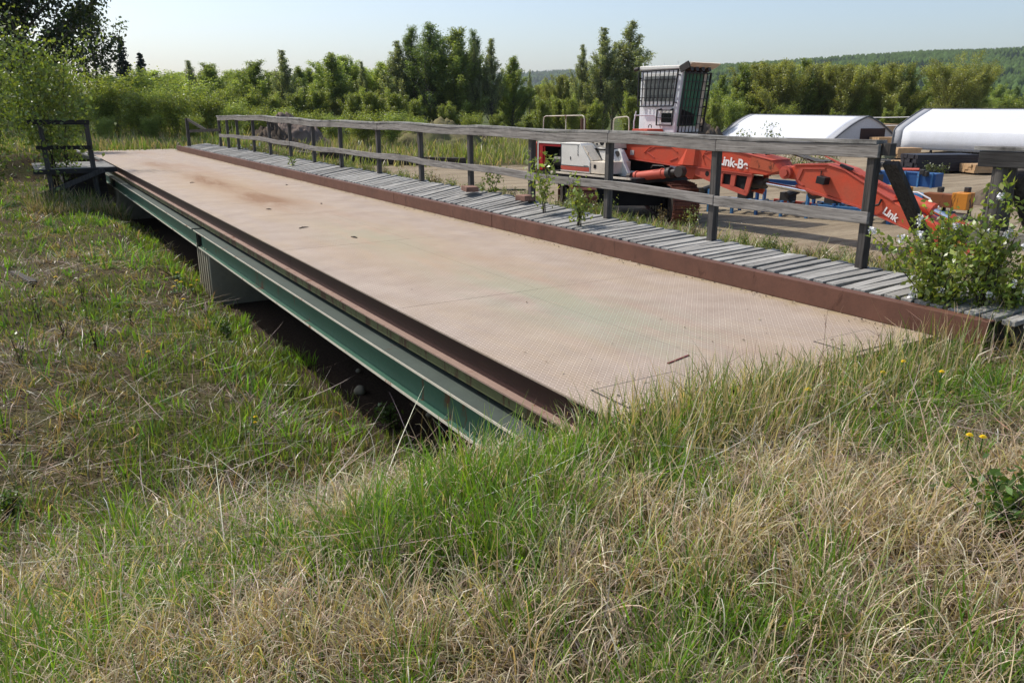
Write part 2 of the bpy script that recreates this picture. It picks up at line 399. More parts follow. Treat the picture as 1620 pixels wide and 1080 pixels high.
# two access hatches at the near end, proud of the deck
for (x0, y0, x1, y1) in ((2.68, 3.12, 3.32, 3.46), (4.62, 3.12, 5.2, 3.44)):
    m = MB(); m.box(((x0+x1)/2, (y0+y1)/2, .0015), (x1-x0-.012, y1-y0-.012, .005)); m.build('hatch_cover', M_TREAD, wb)
    m = MB()
    for q in (((x0, y0, .0008), (x1, y0, .0008)), ((x0, y1, .0008), (x1, y1, .0008)), ((x0, y0, .0008), (x0, y1, .0008)), ((x1, y0, .0008), (x1, y1, .0008))):
        m.bar(q[0], q[1], .009, .0025)
    m.build('hatch_gap', M_DARK, wb)
# edge channel under the left lip of the deck (web set back, lower flange sticks out)
WX = XL+.062
for k in range(4):
    a0 = (Y0, 9.0, 17.2, 26.4)[k]+.004; a1 = (9.0, 17.2, 26.4, Y1)[k]-.004
    m = MB(); m.box((WX+.006, (a0+a1)/2, -.108), (.012, a1-a0, .188)); m.build('edge_channel_web', M_RUSTD, wb)
    m = MB(); m.box(((XL+WX)/2+.006, (a0+a1)/2, -.2095), (WX-XL+.012, a1-a0, .013)); m.build('edge_channel_flange', M_PINK, wb)
    m = MB(); m.box((XL+.042, (a0+a1)/2, -.265), (.014, a1-a0, .096)); m.build('skirt_plate', M_OLIVE, wb)
# girders: I sections, one per span, left and right and two hidden ones between
for gx_, full in ((2.535, 1), (3.55, 0), (4.5, 0), (5.44, 1)):
    for a0, a1 in ((3.1, 14.02), (14.16, 26.32), (26.46, Y1)):
        L = a1-a0; yc = (a0+a1)/2
        m = MB(); m.box((gx_, yc, -.526), (.014, L, .278)); m.build('girder_web', M_GREEN, wb)
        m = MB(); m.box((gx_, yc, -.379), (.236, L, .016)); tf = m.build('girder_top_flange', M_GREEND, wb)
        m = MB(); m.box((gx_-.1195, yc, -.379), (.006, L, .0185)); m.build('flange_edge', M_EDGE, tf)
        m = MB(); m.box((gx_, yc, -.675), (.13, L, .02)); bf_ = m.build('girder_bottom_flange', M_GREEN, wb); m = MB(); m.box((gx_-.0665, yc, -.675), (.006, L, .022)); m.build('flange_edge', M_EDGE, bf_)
    for yj in (14.03, 14.15, 26.33, 26.45):
        m = MB(); m.box((gx_, yj, -.526), (.12, .014, .276)); m.build('splice_stiffener', M_DARK, wb)
m = MB()
for yy in np.arange(3.6, 34, 1.15): m.box((4.0, yy, -.33), (2.75, .09, .1))
m.build('cross_beam', M_DARK, wb)
# right-hand kerb beam
ky = [2.72, 9.4, 12.72, 20.3, 27.0, 33.2]
for k in range(len(ky)-1):
    a0, a1 = ky[k]+.005, ky[k+1]-.005
    m = MB(); m.prism([(0, .003), (.012, .003), (.012, .172), (.09, .172), (.09, .184), (0, .184)], lambda a, b, t: (XR+a, t, b), a0, a1)
    m.build('kerb_beam', M_RUSTB, wb, bevel=.004)
# end plate of the near edge
m = MB(); m.box(((XL+XR)/2+.02, Y0-.012, -.16), (XR-XL-.02, .018, .3)); m.build('end_plate', M_RUSTD, wb)
# little debris on the deck
M_TWIG = m_paint('twig_bark', lin(52, 42, 34), .9)
from math import sin, cos
for (x, y, r, ln) in ((3.27, 10.7, .4, .16), (3.55, 9.55, 1.9, .12), (3.3, 18.6, .2, .1), (4.4, 13.3, 1., .07), (4.9, 17., .5, .06), (3.42, 13., 2.4, .09)):
    m = MB(); d = Vector((cos(r), sin(r), 0))*ln/2; c0 = Vector((x, y, .008))
    m.tube([c0-d, c0-d*.2+Vector((0, .012, .004)), c0+d], [.006, .009, .004], 6)
    m.tube([c0, c0+Vector((-d.y, d.x, .02))*.5], [.006, .003], 5)
    tag(m.build('twig', M_TWIG), 'small dark twig lying on the %s of the tread plate deck' % {10.7: 'middle, longest of the pair', 9.55: 'middle, shorter of the pair', 18.6: 'rust stained far half', 13.3: 'right side near the kerb', 17.: 'far right beside the kerb', 13.: 'plain middle part'}[y], 'twig', 'twigs on the deck')
m = MB(); m.bar((3.64, 3.66, .004), (3.40, 3.60, .004), .012, .006)
tag(m.build('metal_strip', m_paint('faded_red_strip', lin(110, 52, 48), .6, .5)), 'thin faded red strip lying on the near end of the deck', 'strip')

# grit, dead leaves and straw gathered on the deck, mostly along the kerb
rs_ = np.random.default_rng(5); N = 1500
t_ = rs_.random(N); X_ = np.where(t_ < .95, XR-np.abs(rs_.normal(0, .07, N))-.01, rs_.uniform(XL+.1, XR-.05, N)); Y_ = np.where(t_ < .95, rs_.uniform(3.1, 33, N), 3.1+rs_.gamma(1.1, .5, N)); a_ = rs_.uniform(0, 6.28, N); l_ = np.where(t_ < .95, rs_.uniform(.006, .03, N), rs_.uniform(.006, .035, N)); w_ = l_*rs_.uniform(.12, .6, N)
ok_ = (X_ < XR) & (X_ > XL) & (Y_ < 33.5); X_, Y_, a_, l_, w_ = X_[ok_], Y_[ok_], a_[ok_], l_[ok_], w_[ok_]; N = len(X_)
d_ = np.stack([np.cos(a_), np.sin(a_), np.zeros(N)], 1); s_ = np.stack([-np.sin(a_), np.cos(a_), np.zeros(N)], 1); c_ = np.stack([X_, Y_, np.full(N, .0055)], 1)
up_ = np.array([[0, 0, 1.]])*(w_*.5)[:, None]
V_ = np.stack([c_-d_*l_[:, None]*.5, c_+s_*w_[:, None]*.5, c_+d_*l_[:, None]*.5+up_, c_-s_*w_[:, None]*.5+up_*1.5], 1).reshape(-1, 3)
cc_ = np.repeat(np.where(rs_.random((N, 1)) < .5, np.array([[.30, .25, .17]]), np.array([[.10, .075, .05]]))*rs_.uniform(.6, 1.3, (N, 1)), 4, 0)
n = NT('dry_litter'); at_ = n.n('ShaderNodeAttribute', attribute_name='col', attribute_type='GEOMETRY'); n.principled(at_.outputs['Color'], .9)
tag(np_mesh('deck_litter', V_, np.arange(4*N).reshape(N, 4), cc_, n.m), kind='stuff')

# concrete piers under the joints, end walls
def pier(y, label, dep=.85, top=-.69):
    o = thing('concrete_pier', label, 'pier', (4.0, y, -1.9))
    m = MB(); m.box((4.0, y, (top-2.0)/2-.0), (2.95, dep, 2.0+top)); 
    m.build('pier_wall', M_CONC, o, bevel=.02)
    m = MB()
    for k in range(5): m.box((2.512, y-dep*.4+k*dep*.2, -1.25), (.010, dep*.07, 1.2))
    m.build('form_rib', M_CONC, o)
    m = MB()
    for xx in (2.62, 3.55, 4.5, 5.35): m.box((xx, y, top-.001), (.2, dep*.6, .022))
    return o
pier(14.0, 'grey board marked concrete pier under the nearer girder joint', .9)
pier(26.4, 'grey concrete pier under the farther girder joint', .9)
o = tag((lambda m: (m.box((4.0, 34.7, -.85), (3.4, .9, 1.66)), m.build('concrete_abutment', M_CONC, bevel=.02))[1])(MB()), 'concrete end wall under the far end of the weighbridge', 'abutment')
o = tag((lambda m: (m.box((4.0, 2.72, -1.0), (3.1, .55, 1.75)), m.build('concrete_abutment', M_CONC, bevel=.02))[1])(MB()), 'concrete end wall under the near end of the weighbridge', 'abutment')

# ------------------------------------------------------------------ boardwalk
XO = 6.42
def zo(y): return .22+.09*float(sst(6, 11, y))-.02*float(sst(20, 30, y))
bw = thing('boardwalk', 'grey weathered plank boardwalk running along the kerb of the weighbridge', 'boardwalk', (6, 17, .1))
m = MB(); y = 2.35
while y < 32.3:
    wd = random.uniform(.082, .104); j = lambda s: random.uniform(-s, s)
    x0 = XR+.102+random.uniform(0, .03); x1 = XO-.06+random.uniform(-.05, .07); dz = j(.006); yaw = j(.012)
    z0 = .192+dz; z1 = zo(y)+dz+j(.006); th = .036
    if 15 < y < 17.5 and random.random() < .3: x0 += .05
    ya, yb = y+yaw, y-yaw
    vs = []
    for (xx, yy, zz) in ((x0, ya, z0), (x1, yb, z1)):
        t = j(.004)
        vs += [(xx, yy, zz-th), (xx, yy+wd, zz-th+t), (xx, yy+wd, zz+t), (xx, yy, zz)]
    m.add(vs, [(3, 2, 1, 0), (4, 5, 6, 7), (0, 1, 5, 4), (1, 2, 6, 5), (2, 3, 7, 6), (3, 0, 4, 7)])
    y += wd+random.uniform(.022, .046)
m.build('planking', WOOD_X, bw, bevel=.004)
for xx, zf in ((5.72, .5), (6.28, .95)):
    m = MB(); m.bar((xx, 2.4, .192*(1-zf)+zo(2.4)*zf-.13), (xx, 10, .192*(1-zf)+zo(9)*zf-.13), .05, .16); m.bar((xx, 10.01, .192*(1-zf)+zo(9)*zf-.13), (xx, 32.2, .192*(1-zf)+zo(32)*zf-.13), .05, .16)
    m.build('joist', WOOD_D, bw)

# ------------------------------------------------------------------ railing along the boardwalk
RX = 6.2
PY = [4.23, 6.02, 7.80, 9.53, 11.29, 13.11, 15.07, 17.23, 19.09, 20.97, 22.86, 24.63, 26.47, 27.84, 29.05]
rl = thing('wooden_railing', 'long sagging grey wooden railing along the boardwalk, two rails on fifteen posts', 'railing', (6.3, 17, .0))
sag = lambda y: .012*math.sin(y*1.9)+.03*float(sst(9, 28, y))+.025*math.sin(y*.55+1)*float(sst(12, 20, y))
for k, y in enumerate(PY):
    m = MB(); zt = 1.158+sag(y); lx = random.uniform(-.02, .02)
    m.bar((RX+.085, y*1.012, -.35), (RX+.085+lx, y*1.012+random.uniform(-.015, .015), zt+.1), .08, .08, (0, 1, 0), .003)
    m.build('post', WOOD_Z if k else WOOD_D, rl, bevel=.006)
# top rail: face board plus flat cap, in butted lengths
def rail(z, hgt, thick, x, lens, nm, mat, cap=False):
    for a, b in lens:
        m = MB(); N = max(2, int((b-a)/.6)); o = len(m.v)
        for i in range(N+1):
            yy = a+(b-a)*i/N; zc = z+sag(yy)+random.uniform(-.004, .004); dx = random.uniform(-.004, .004); hh = hgt/2
            for (sx, sz) in ((-1, -1), (1, -1), (1, 1), (-1, 1)):
                m.v.append((x+dx+sx*thick/2, yy, zc+sz*hh+random.uniform(-.004, .004)))
        for i in range(N):
            for q in range(4):
                r_ = (q+1) % 4; m.f.append((o+4*i+q, o+4*i+r_, o+4*i+4+r_, o+4*i+4+q))
        m.f += [(o+3, o+2, o+1, o), (o+4*N, o+4*N+1, o+4*N+2, o+4*N+3)]
        m.build(nm, mat, rl, bevel=.005)
cuts = [(4.2, 6.05), (6.056, 7.83), (7.836, 11.3), (11.306, 15.08), (15.086, 19.1), (19.106, 22.87), (22.876, 29.2)]
rail(1.215, .115, .038, RX+.02, cuts, 'top_rail', WOOD_Y)
rail(1.29, .034, .15, RX+.07, [(4.22, 7.8), (7.81, 11.3), (11.31, 17.2), (17.21, 22.9), (22.91, 29.3)], 'rail_cap', WOOD_TOP)
rail(.655, .105, .038, RX+.02, [(4.22, 6.03), (6.036, 9.54), (9.546, 13.12), (13.126, 17.24), (17.246, 21.0), (21.006, 24.65), (24.656, 29.15)], 'lower_rail', WOOD_Y)
m = MB(); m.bar((RX+.15, 4.17, 1.13), (RX+1.28, 4.05, -.25), .05, .14, (0, 1, 0)); m.build('brace', WOOD_D, rl, bevel=.006)
m = MB(); m.box((RX+.1, 4.17, 1.24), (.08, .08, .1)); m.build('rail_block', WOOD_D, rl)
for (y, s) in ((28.98, 1),):
    m = MB(); m.bar((RX+.08, 29.2, .84), (5.75, 31.9, .74), .04, .1); m.build('return_rail', WOOD_DX, rl)
    m = MB(); m.bar((5.72, 32.0, .1), (5.72, 32.0, 1.2), .1, .1, (0, 1, 0)); m.build('end_post', WOOD_D, rl)
    m = MB(); m.bar((5.74, 31.95, 1.16), (6.05, 30.4, .8), .04, .09); m.build('end_brace', WOOD_D, rl)
# second railing past the gap, at the near right
r2 = thing('wooden_railing', 'short dark timber railing beyond the gap, on a round post with outrigger braces', 'railing', (6.3, 2.4, 0))
m = MB(); m.tube([(RX+.11, 3.2, -.4), (RX+.1, 3.2, .6), (RX+.09, 3.2, 1.17)], [.088, .084, .08], 14); m.build('round_post', WOOD_D, r2, smooth=True)
m = MB(); m.tube([(RX+.11, 1.45, -.4), (RX+.09, 1.45, 1.17)], [.088, .08], 14); m.build('round_post', WOOD_D, r2, smooth=True)
m = MB(); m.bar((RX+.02, 3.36, 1.21), (RX-.02, 1.3, 1.24), .04, .115); m.build('top_rail', m_wood('dark_rail_wood', 'y', lin(84, 82, 80), lin(46, 44, 43), .6, lin(30, 29, 28)), r2, bevel=.005)
m = MB(); m.bar((RX+.08, 3.4, 1.285), (RX+.04, 1.3, 1.315), .17, .03); m.build('rail_cap', WOOD_TOP, r2, bevel=.004)
m = MB(); m.bar((RX+.005, 3.38, .63), (RX-.02, 1.3, .66), .04, .12); m.build('lower_rail', WOOD_Y, r2, bevel=.005)
m = MB(); m.tube([(RX+.2, 3.17, 1.1), (RX+1.35, 3.02, -.35)], [.075, .085], 12); m.build('brace', WOOD_D, r2, smooth=True)
m = MB(); m.bar((RX+.2, 3.32, .98), (RX+.23, 3.34, .2), .05, .09); m.build('splice_board', WOOD_D, r2)
m = MB(); m.tube([(RX-.02, 3.42, .66), (RX+.42, 3.36, .55)], [.06, .065], 12); m.build('cross_log', WOOD_D, r2, smooth=True)

# ------------------------------------------------------------------ far left platform
pf = thing('wooden_platform', 'dark shaded timber platform with guard rail at the far left of the weighbridge', 'platform', (1.2, 26, -.9))
m = MB()
for k in range(14): m.bar((.5, 24.4+k*.2, .02+random.uniform(-.01, .01)), (2.38, 24.4+k*.2+.03, .02), .15, .04)
m.build('floor_planks', WOOD_X, pf)
m = MB(); m.bar((.45, 24.25, -.03), (2.42, 24.25, -.03), .06, .12); m.build('edge_beam', WOOD_DX, pf)
for x, b in ((1.84, -.95), (.78, -.8)):
    m = MB(); m.bar((x+.04, 24.35, b), (x, 24.38, 1.2), .12, .11, (0, 1, 0)); m.build('post', WOOD_D, pf, bevel=.006)
m = MB(); m.bar((.5, 24.34, 1.22), (1.92, 24.34, 1.2), .06, .12); m.build('top_rail', WOOD_DX, pf, bevel=.006)
m = MB(); m.bar((.6, 24.3, .58), (1.86, 24.3, .56), .05, .1); m.build('mid_rail', WOOD_DX, pf, bevel=.006)
m = MB(); m.bar((2.1, 24.2, -.02), (.55, 24.1, -.62), .05, .13); m.build('brace', WOOD_D, pf, bevel=.006)
m = MB(); m.box((1.75, 27.2, -.9), (1.1, 1.8, 1.6)); m.build('underfloor_shade_block', WOOD_DX, pf)  # dark block added to stand in for the shade under the platform floor
m = MB(); m.bar((2.25, 26.5, .12), (1.75, 29, .3), .08, .05); tag(m.build('pale_board', WOOD_TOP), 'pale bleached board lying by the far left corner of the deck', 'board')

# bricks on the boardwalk edge, loose timbers and boards in the yard
M_BRICK = m_paint('old_brick', lin(132, 100, 86), .9, .1, dirt=.8, scale=6, bump=.5)
for (x, y, rz, lb, wdt) in ((6.22, 9.65, .2, 'old red brick on the boardwalk edge, nearest to the shrubs', 2), (6.05, 11.05, 1.35, 'dusty grey brick on the boardwalk edge beside a post', 3)):
    o = thing('brick', lb, 'brick', (x, y, zo(y)+.012), rz, 'bricks on the boardwalk edge', local=True)
    m = MB()
    for k in range(wdt): m.box((k*.105-.1, 0, .038), (.098, .2, .075))
    m.build('brick_body', M_BRICK, o, bevel=.006)
# ------------------------------------------------------------------ tracked log loader
RED = m_paint('faded_red_paint', lin(194, 74, 47), .52, .26, lin(120, 60, 34), .6, lin(158, 92, 70), scale=1.6, bump=.08)
RED2 = m_paint('chalked_red_paint', lin(186, 84, 66), .6, .25, lin(110, 62, 40), .4, scale=2.4)
DRED = m_paint('deep_red_panel', lin(160, 30, 30), .5, .1, scale=2)
WHT = m_paint('weathered_white_paint', lin(226, 222, 212), .5, .16, lin(120, 78, 50), .25, lin(150, 138, 120), scale=2.2, bump=.06)
CABW = m_paint('cab_white_paint', lin(224, 227, 228), .5, .0, lin(140, 110, 90), .12, lin(160, 152, 145), scale=1.5, bump=.05)
RWHT = m_paint('rusting_cream_paint', lin(218, 206, 186), .6, .34, lin(118, 66, 38), .5, scale=2.6)
TRK = m_paint('rusted_track_shoes', lin(104, 62, 48), .7, .5, lin(74, 44, 34), .5, scale=5)
BLK = m_paint('black_steel', lin(30, 30, 32), .55, .06, scale=4)
GRS = m_paint('greasy_steel', lin(62, 56, 52), .5, .3, scale=6)
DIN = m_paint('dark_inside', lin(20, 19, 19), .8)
n = NT('tinted_cab_glass'); v = n.coord('Object'); g_ = n.noise(v, 2.5, 4)
p_ = n.principled(n.mix(n.ramp(g_, .35, .65), lin(34, 96, 84), lin(40, 120, 84)), .25, 0, None, .6); GLG = n.m
n = NT('grey_window_glass'); v = n.coord('Object', (1, 1, .3)); g_ = n.noise(v, 3, 4)
n.principled(n.mix(n.ramp(g_, .35, .65), lin(74, 80, 82), lin(122, 126, 124)), .15, 0, None, .6); GLD = n.m
M_DPLATE=None
n = NT('chrome_rod'); n.principled((.75, .75, .76, 1), .18, 1.0); CHR = n.m
WTXT = m_paint('white_lettering', lin(236, 230, 226), .5, .0, dirt=.15)

EX = thing('log_loader', 'red and white tracked log loader with tall caged cab and folded boom', 'log loader', (14, 16.5, -1.2), RAD(-84.5), local=True)
# local frame: x forward, y to its left (away from the camera), z up from the ground
XZ = lambda a, b, t: (a, t, b)
# --- undercarriage, slewed 144 deg against the house
R_ = Matrix.Rotation(RAD(144.5), 3, 'Z'); UC = Vector((-.12, -.28, 0))
def uc(p): return R_ @ Vector(p)+UC
def track(sy):
    L, hr, w_ = 3.7, .44, .64
    m = MB(); path = []
    N = 16
    per = []
    for k in range(9): a = -PI/2+PI*k/8; per.append((L/2-hr+hr*math.cos(a), hr+.02+hr*math.sin(a)))
    for k in range(9): a = PI/2+PI*k/8; per.append((-L/2+hr+hr*math.cos(a), hr+.02+hr*math.sin(a)))
    # resample to shoes
    P_ = [Vector((x, 0, z)) for x, z in per]; P_.append(P_[0])
    seg = [(P_[i+1]-P_[i]).length for i in range(len(P_)-1)]; tot = sum(seg); ns = 44
    def atd(d):
        d %= tot
        for i, s in enumerate(seg):
            if d <= s: return P_[i].lerp(P_[i+1], d/s)
            d -= s
        return P_[0].copy()
    for k in range(ns):
        c = atd(tot*(k+.5)/ns); d = (atd(tot*(k+.95)/ns)-atd(tot*(k+.05)/ns)).normalized(); nrm = Vector((d.z, 0, -d.x))
        hw = tot/ns*.48
        for (o0, t_, wid) in ((0, .03, hw), (.035, .045, .014)):
            vs = []
            for sy_ in (-1, 1):
                for aa, bb in ((-1, 0), (1, 0), (1, 1), (-1, 1)):
                    vs.append(uc(c+d*(aa*wid)+nrm*(o0+bb*t_)+Vector((0, sy+sy_*w_/2, 0))))
            m.add(vs, [(3, 2, 1, 0), (4, 5, 6, 7), (0, 1, 5, 4), (1, 2, 6, 5), (2, 3, 7, 6), (3, 0, 4, 7)])
    tr = m.build('track', TRK, EX)
    m = MB(); m.prism([(-L/2+.3, .22), (L/2-.3, .22), (L/2-.3, .66), (-L/2+.3, .66)], lambda a, b, t: uc((a, t, b)), sy-.2, sy+.2); m.build('track_frame', DIN, tr)
    for xx in (-L/2+hr, L/2-hr):
        m = MB(); m.tube([uc((xx, sy-.26, hr+.02)), uc((xx, sy+.26, hr+.02))], .38, 20); m.build('idler_wheel', GRS, tr)
    m = MB()
    for k in range(7): m.tube([uc((-1.05+k*.35, sy-.28, .17)), uc((-1.05+k*.35, sy+.28, .17))], .13, 12)
    m.build('roller_row', GRS, tr)
track(1.25); track(-1.25)
m = MB(); m.prism([(-.75, .35), (.75, .35), (.6, .86), (-.6, .86)], lambda a, b, t: uc((a, t, b)), -1.0, 1.0); m.tube([uc((0, 0, .84)), uc((0, 0, 1.0))], .62, 24); m.build('car_body', DIN, EX)
# --- house
m = MB(); m.prism([(-2.45, -1.36), (.95, -1.36), (1.15, -1.1), (1.15, 1.36), (-2.45, 1.36)], lambda a, b, t: (a, b, t), .97, 1.10); m.build('turntable_deck', BLK, EX, bevel=.01)
m = MB(); m.box((-.3, -1.365, 1.105), (3.0, .05, .045)); m.build('deck_edge', RWHT, EX)
# counterweight and engine housing; the side bay is a real opening
m = MB(); m.prism([(-2.95, -1.0), (-2.55, -1.34), (-2.46, -1.34), (-2.46, 1.34), (-2.55, 1.34), (-2.95, 1.0)], lambda a, b, t: (a, b, t), 1.02, 1.85); m.build('counterweight', RED, EX, bevel=.03)
m = MB()
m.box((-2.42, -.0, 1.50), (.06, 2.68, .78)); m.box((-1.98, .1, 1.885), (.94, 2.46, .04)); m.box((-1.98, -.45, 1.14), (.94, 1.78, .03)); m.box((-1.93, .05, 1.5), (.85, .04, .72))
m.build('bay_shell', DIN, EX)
m = MB(); m.box((-1.9, -1.345, 1.87), (1.0, .03, .05)); m.box((-2.385, -1.345, 1.5), (.035, .03, .74)); m.build('bay_frame', WHT, EX)
m = MB(); m.box((-2.28, -1.33, 1.49), (.17, .03, .72)); m.box((-1.85, -1.33, 1.81), (.8, .03, .07)); m.box((-2.16, -1.31, 1.44), (.045, .03, .62)); m.build('bay_lining', DRED, EX)
m = MB()
for k in range(5): m.box((-1.95+k*.1, -.9, 1.42), (.05, .1, .5))
m.tube([(-2.0, -1.0, 1.35), (-1.6, -1.0, 1.35)], .16, 12); m.build('engine', GRS, EX)
hs = MB(); hs.prism([(-1.42, 1.15), (-.27, 1.15), (-.27, 1.44), (-.66, 1.89), (-1.42, 1.89)], XZ, -1.36, -.35); house = hs.build('engine_housing', WHT, EX, bevel=.012)
m = MB(); m.prism([(-1.40, 1.19), (-.29, 1.19), (-.29, 1.295), (-1.40, 1.295)], XZ, -1.366, -1.358); m.build('red_band', RED2, house)
m = MB(); m.box((-1.41, -1.363, 1.53), (.02, .012, .66)); m.box((-.84, -1.364, 1.31), (1.1, .01, .012)); m.box((-1.02, -1.366, 1.50), (.02, .012, .085)); m.box((-1.03, -1.362, 1.85), (.7, .006, .008)); m.build('panel_seam', BLK, house)
m = MB()
for k, (ww, hh) in enumerate(((.03, .012), (.018, .02), (.03, .01), (.012, .02), (.03, .014), (.02, .02), (.028, .012), (.03, .03))):
    m.box((-.735+(.006 if k % 2 else -.004), -1.364, 1.83-k*.034), (ww, .008, hh))
m.build('worn_decal', BLK, house)
m = MB(); m.box((-1.38, -1.366, 1.205), (.05, .006, .012)); m.box((-.42, -1.366, 1.335), (.16, .006, .01)); m.build('tiny_marking', GRS, house)
m = MB(); m.prism([(-2.46, 1.9), (-1.6, 1.9), (-1.6, 2.03), (-2.40, 2.03)], XZ, -1.2, .9); m.build('radiator_hood', DRED, EX, bevel=.01)
m = MB(); m.prism([(-1.55, 1.9), (-.62, 1.9), (-.95, 2.0), (-1.5, 2.02)], XZ, -.95, -.1); m.build('muffler_hood', RWHT, EX, bevel=.01)
# fuel tank / tool box in front of the housing and its sloping top
m = MB(); m.prism([(-.255, 1.15), (.34, 1.15), (.34, 1.46), (-.255, 1.46)], XZ, -1.34, -.5); tb = m.build('tank_box', RWHT, EX, bevel=.015)
m = MB(); m.box((-.1, -1.345, 1.335), (.085, .012, .09)); m.build('tank_recess', DIN, tb)
m = MB(); m.prism([(-.255, 1.465), (-.2, 1.48), (-.55, 1.83), (-.63, 1.83)], XZ, -1.33, -1.02); m.build('hood_slope', RWHT, EX)
m = MB(); m.prism([(-.2, 1.465), (.24, 1.465), (.04, 1.74), (-.42, 1.78)], XZ, -.98, -.46); s_ = m.build('valve_cover', WHT, EX, bevel=.01)
m = MB(); m.bar((.07, -.985, 1.6), (.16, -.985, 1.5), .02, .09, (0, 1, 0)); m.build('cover_slot', BLK, s_)
m = MB(); m.prism([(-.75, 1.76), (-.02, 1.76), (-.02, 2.02), (-.9, 2.02)], XZ, -.9, -.2); s_ = m.build('upper_housing', RWHT, EX, bevel=.012)
m = MB(); m.tube([(-.33, -.907, 1.92), (-.33, -.893, 1.92)], .085, 14); m.box((-.52, -.903, 1.865), (.08, .012, .035)); m.build('vent_hole', DIN, s_)
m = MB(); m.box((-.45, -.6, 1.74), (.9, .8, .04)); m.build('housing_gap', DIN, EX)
# handrails on top
def hoop(name, pts, r, mat=WHT):
    m = MB(); m.tube(pts, r, 8); m.build(name, mat, EX, smooth=True)
def bow(x0, x1, y, z0, z1, c=.1):
    return [(x0, y, z0), (x0+.01, y, z1-c), (x0+.03, y, z1-c*.3), (x0+c, y, z1), (x1-c, y, z1+.03), (x1-.03, y, z1-c*.3+.03), (x1-.01, y, z1-c+.03), (x1, y, z0)]
hoop('handrail', bow(-2.42, -.74, -1.15, 1.9, 2.55), .014, RWHT); hoop('handrail', [(-1.48, -1.15, 1.9), (-1.48, -1.15, 2.56)], .014, RWHT)
hoop('handrail', bow(-.66, -.07, -.2, 2.0, 2.52), .015, RWHT); hoop('handrail', [(.0, -.1, 2.0), (.0, -.1, 2.42), (.06, -.1, 2.68)], .016, CABW); hoop('handrail', [(.0, -.1, 2.58), (.32, .3, 2.58)], .016, CABW)
m = MB(); m.tube([(-1.4, -.6, 1.9), (-1.4, -.6, 2.5)], .075, 12); m.build('exhaust_stack', m_paint('rusted_pipe', lin(82, 56, 42), .8, .5), EX, smooth=True)
# sloped red box before the cab
m = MB(); m.prism([(-.03, 2.0), (.78, 2.0), (.66, 2.25), (.16, 2.25)], XZ, -.3, .28); rb = m.build('hose_guard', RED, EX, bevel=.01)
m = MB(); m.tube([(.52, -.1, 2.28)]+[(.57+.05*math.cos(a), -.1, 2.31+.05*math.sin(a)) for a in np.linspace(PI, 0, 7)]+[(.62, -.1, 2.28)], .011, 6); m.build('lifting_eye', GRS, rb)
m = MB(); m.box((.4, .1, 1.55), (1.1, .4, .75)); m.build('boom_foot', DIN, EX)
# --- cab (front leans forward), window openings framed by guards
cy0, cy1 = .36, 1.3
cb = MB(); cb.prism([(-.28, 1.15), (.80, 1.15), (.98, 2.15), (1.17, 3.70), (-.27, 3.70)], XZ, cy0, cy1); cab_o = cb.build('cab', CABW, EX, bevel=.03)
m = MB(); m.prism([(-.32, 3.70), (1.24, 3.70), (1.30, 3.78), (-.30, 3.80)], XZ, cy0-.03, cy1+.04); m.build('cab_roof', WHT, cab_o, bevel=.02)
m = MB(); m.prism([(1.05, 3.66), (1.33, 3.74), (1.46, 3.83), (1.40, 3.85), (1.2, 3.79)], XZ, cy0-.02, cy1+.12); m.build('roof_visor', RWHT, cab_o)
m = MB()
for yy in (.48, .68, .9, 1.14): m.tube([(1.16, yy, 3.66), (1.34, yy, 3.70)], .062, 12)
m.build('work_lamp', GRS, cab_o, smooth=True)
m = MB(); m.bar((1.12, cy0-.06, 3.68), (1.38, cy0-.04, 3.80), .04, .16); m.build('lamp_bracket', GRS, cab_o)
m = MB(); m.tube([(-.3, cy0-.05, 3.74), (-.44, cy0-.05, 3.72)], .05, 10); m.build('rear_lamp', GRS, cab_o)
for (xx, zz) in ((-.22, 3.84), (.95, 3.84), (.5, 3.82), (1.2, 3.84)):
    m = MB(); m.tube([(xx, cy0+.03, 3.76), (xx, cy0+.03, zz+.04)], .012, 6); m.build('roof_lug', CABW, cab_o)
sx = lambda z: 0.98+(z-2.15)*(1.17-.98)/1.55     # line of the front face
# side window: rubber frame, two panes, guard bars standing off
wz0, wz1 = 2.86, 3.6
m = MB(); m.prism([(-.17, wz0), (.93, wz0), (1.02, wz1), (-.17, wz1)], XZ, cy0-.012, cy0+.002); fr = m.build('side_window', m_paint('window_frame', lin(216, 214, 208), .4), cab_o)
m = MB(); m.prism([(-.10, wz0+.07), (.36, wz0+.07), (.37, wz1-.06), (-.10, wz1-.06)], XZ, cy0-.02, cy0-.011); m.build('pane', GLD, fr)
m = MB(); m.prism([(.40, wz0+.07), (.87, wz0+.07), (.93, wz1-.06), (.41, wz1-.06)], XZ, cy0-.024, cy0-.013); m.build('pane', GLD, fr)
gy_ = cy0-.1
m = MB(); C4 = [(-.24, 2.80), (.98, 2.81), (1.09, 3.68), (-.24, 3.66)]
for k in range(4):
    a, b = C4[k], C4[(k+1) % 4]; m.bar((a[0], gy_, a[1]), (b[0], gy_, b[1]), .03, .035, (0, 1, 0))
for k in range(1, 9):
    t = k/9; a = (-.24+1.22*t, 2.80); b = (-.24+1.33*t, 3.66); m.bar((a[0], gy_, a[1]), (b[0], gy_, b[1]), .018, .018, (0, 1, 0))
for k in range(1, 4):
    t = k/4; z = 2.80+.87*t; m.bar((-.24, gy_+.018, z), (.98+.11*t, gy_+.018, z), .018, .018, (0, 1, 0))
for (xx, zz) in ((-.24, 2.95), (-.24, 3.5), (.3, 2.8), (1.0, 2.9), (1.08, 3.55)): m.bar((xx, gy_, zz), (xx, cy0+.01, zz), .025, .025)
m.build('side_guard', BLK, cab_o)
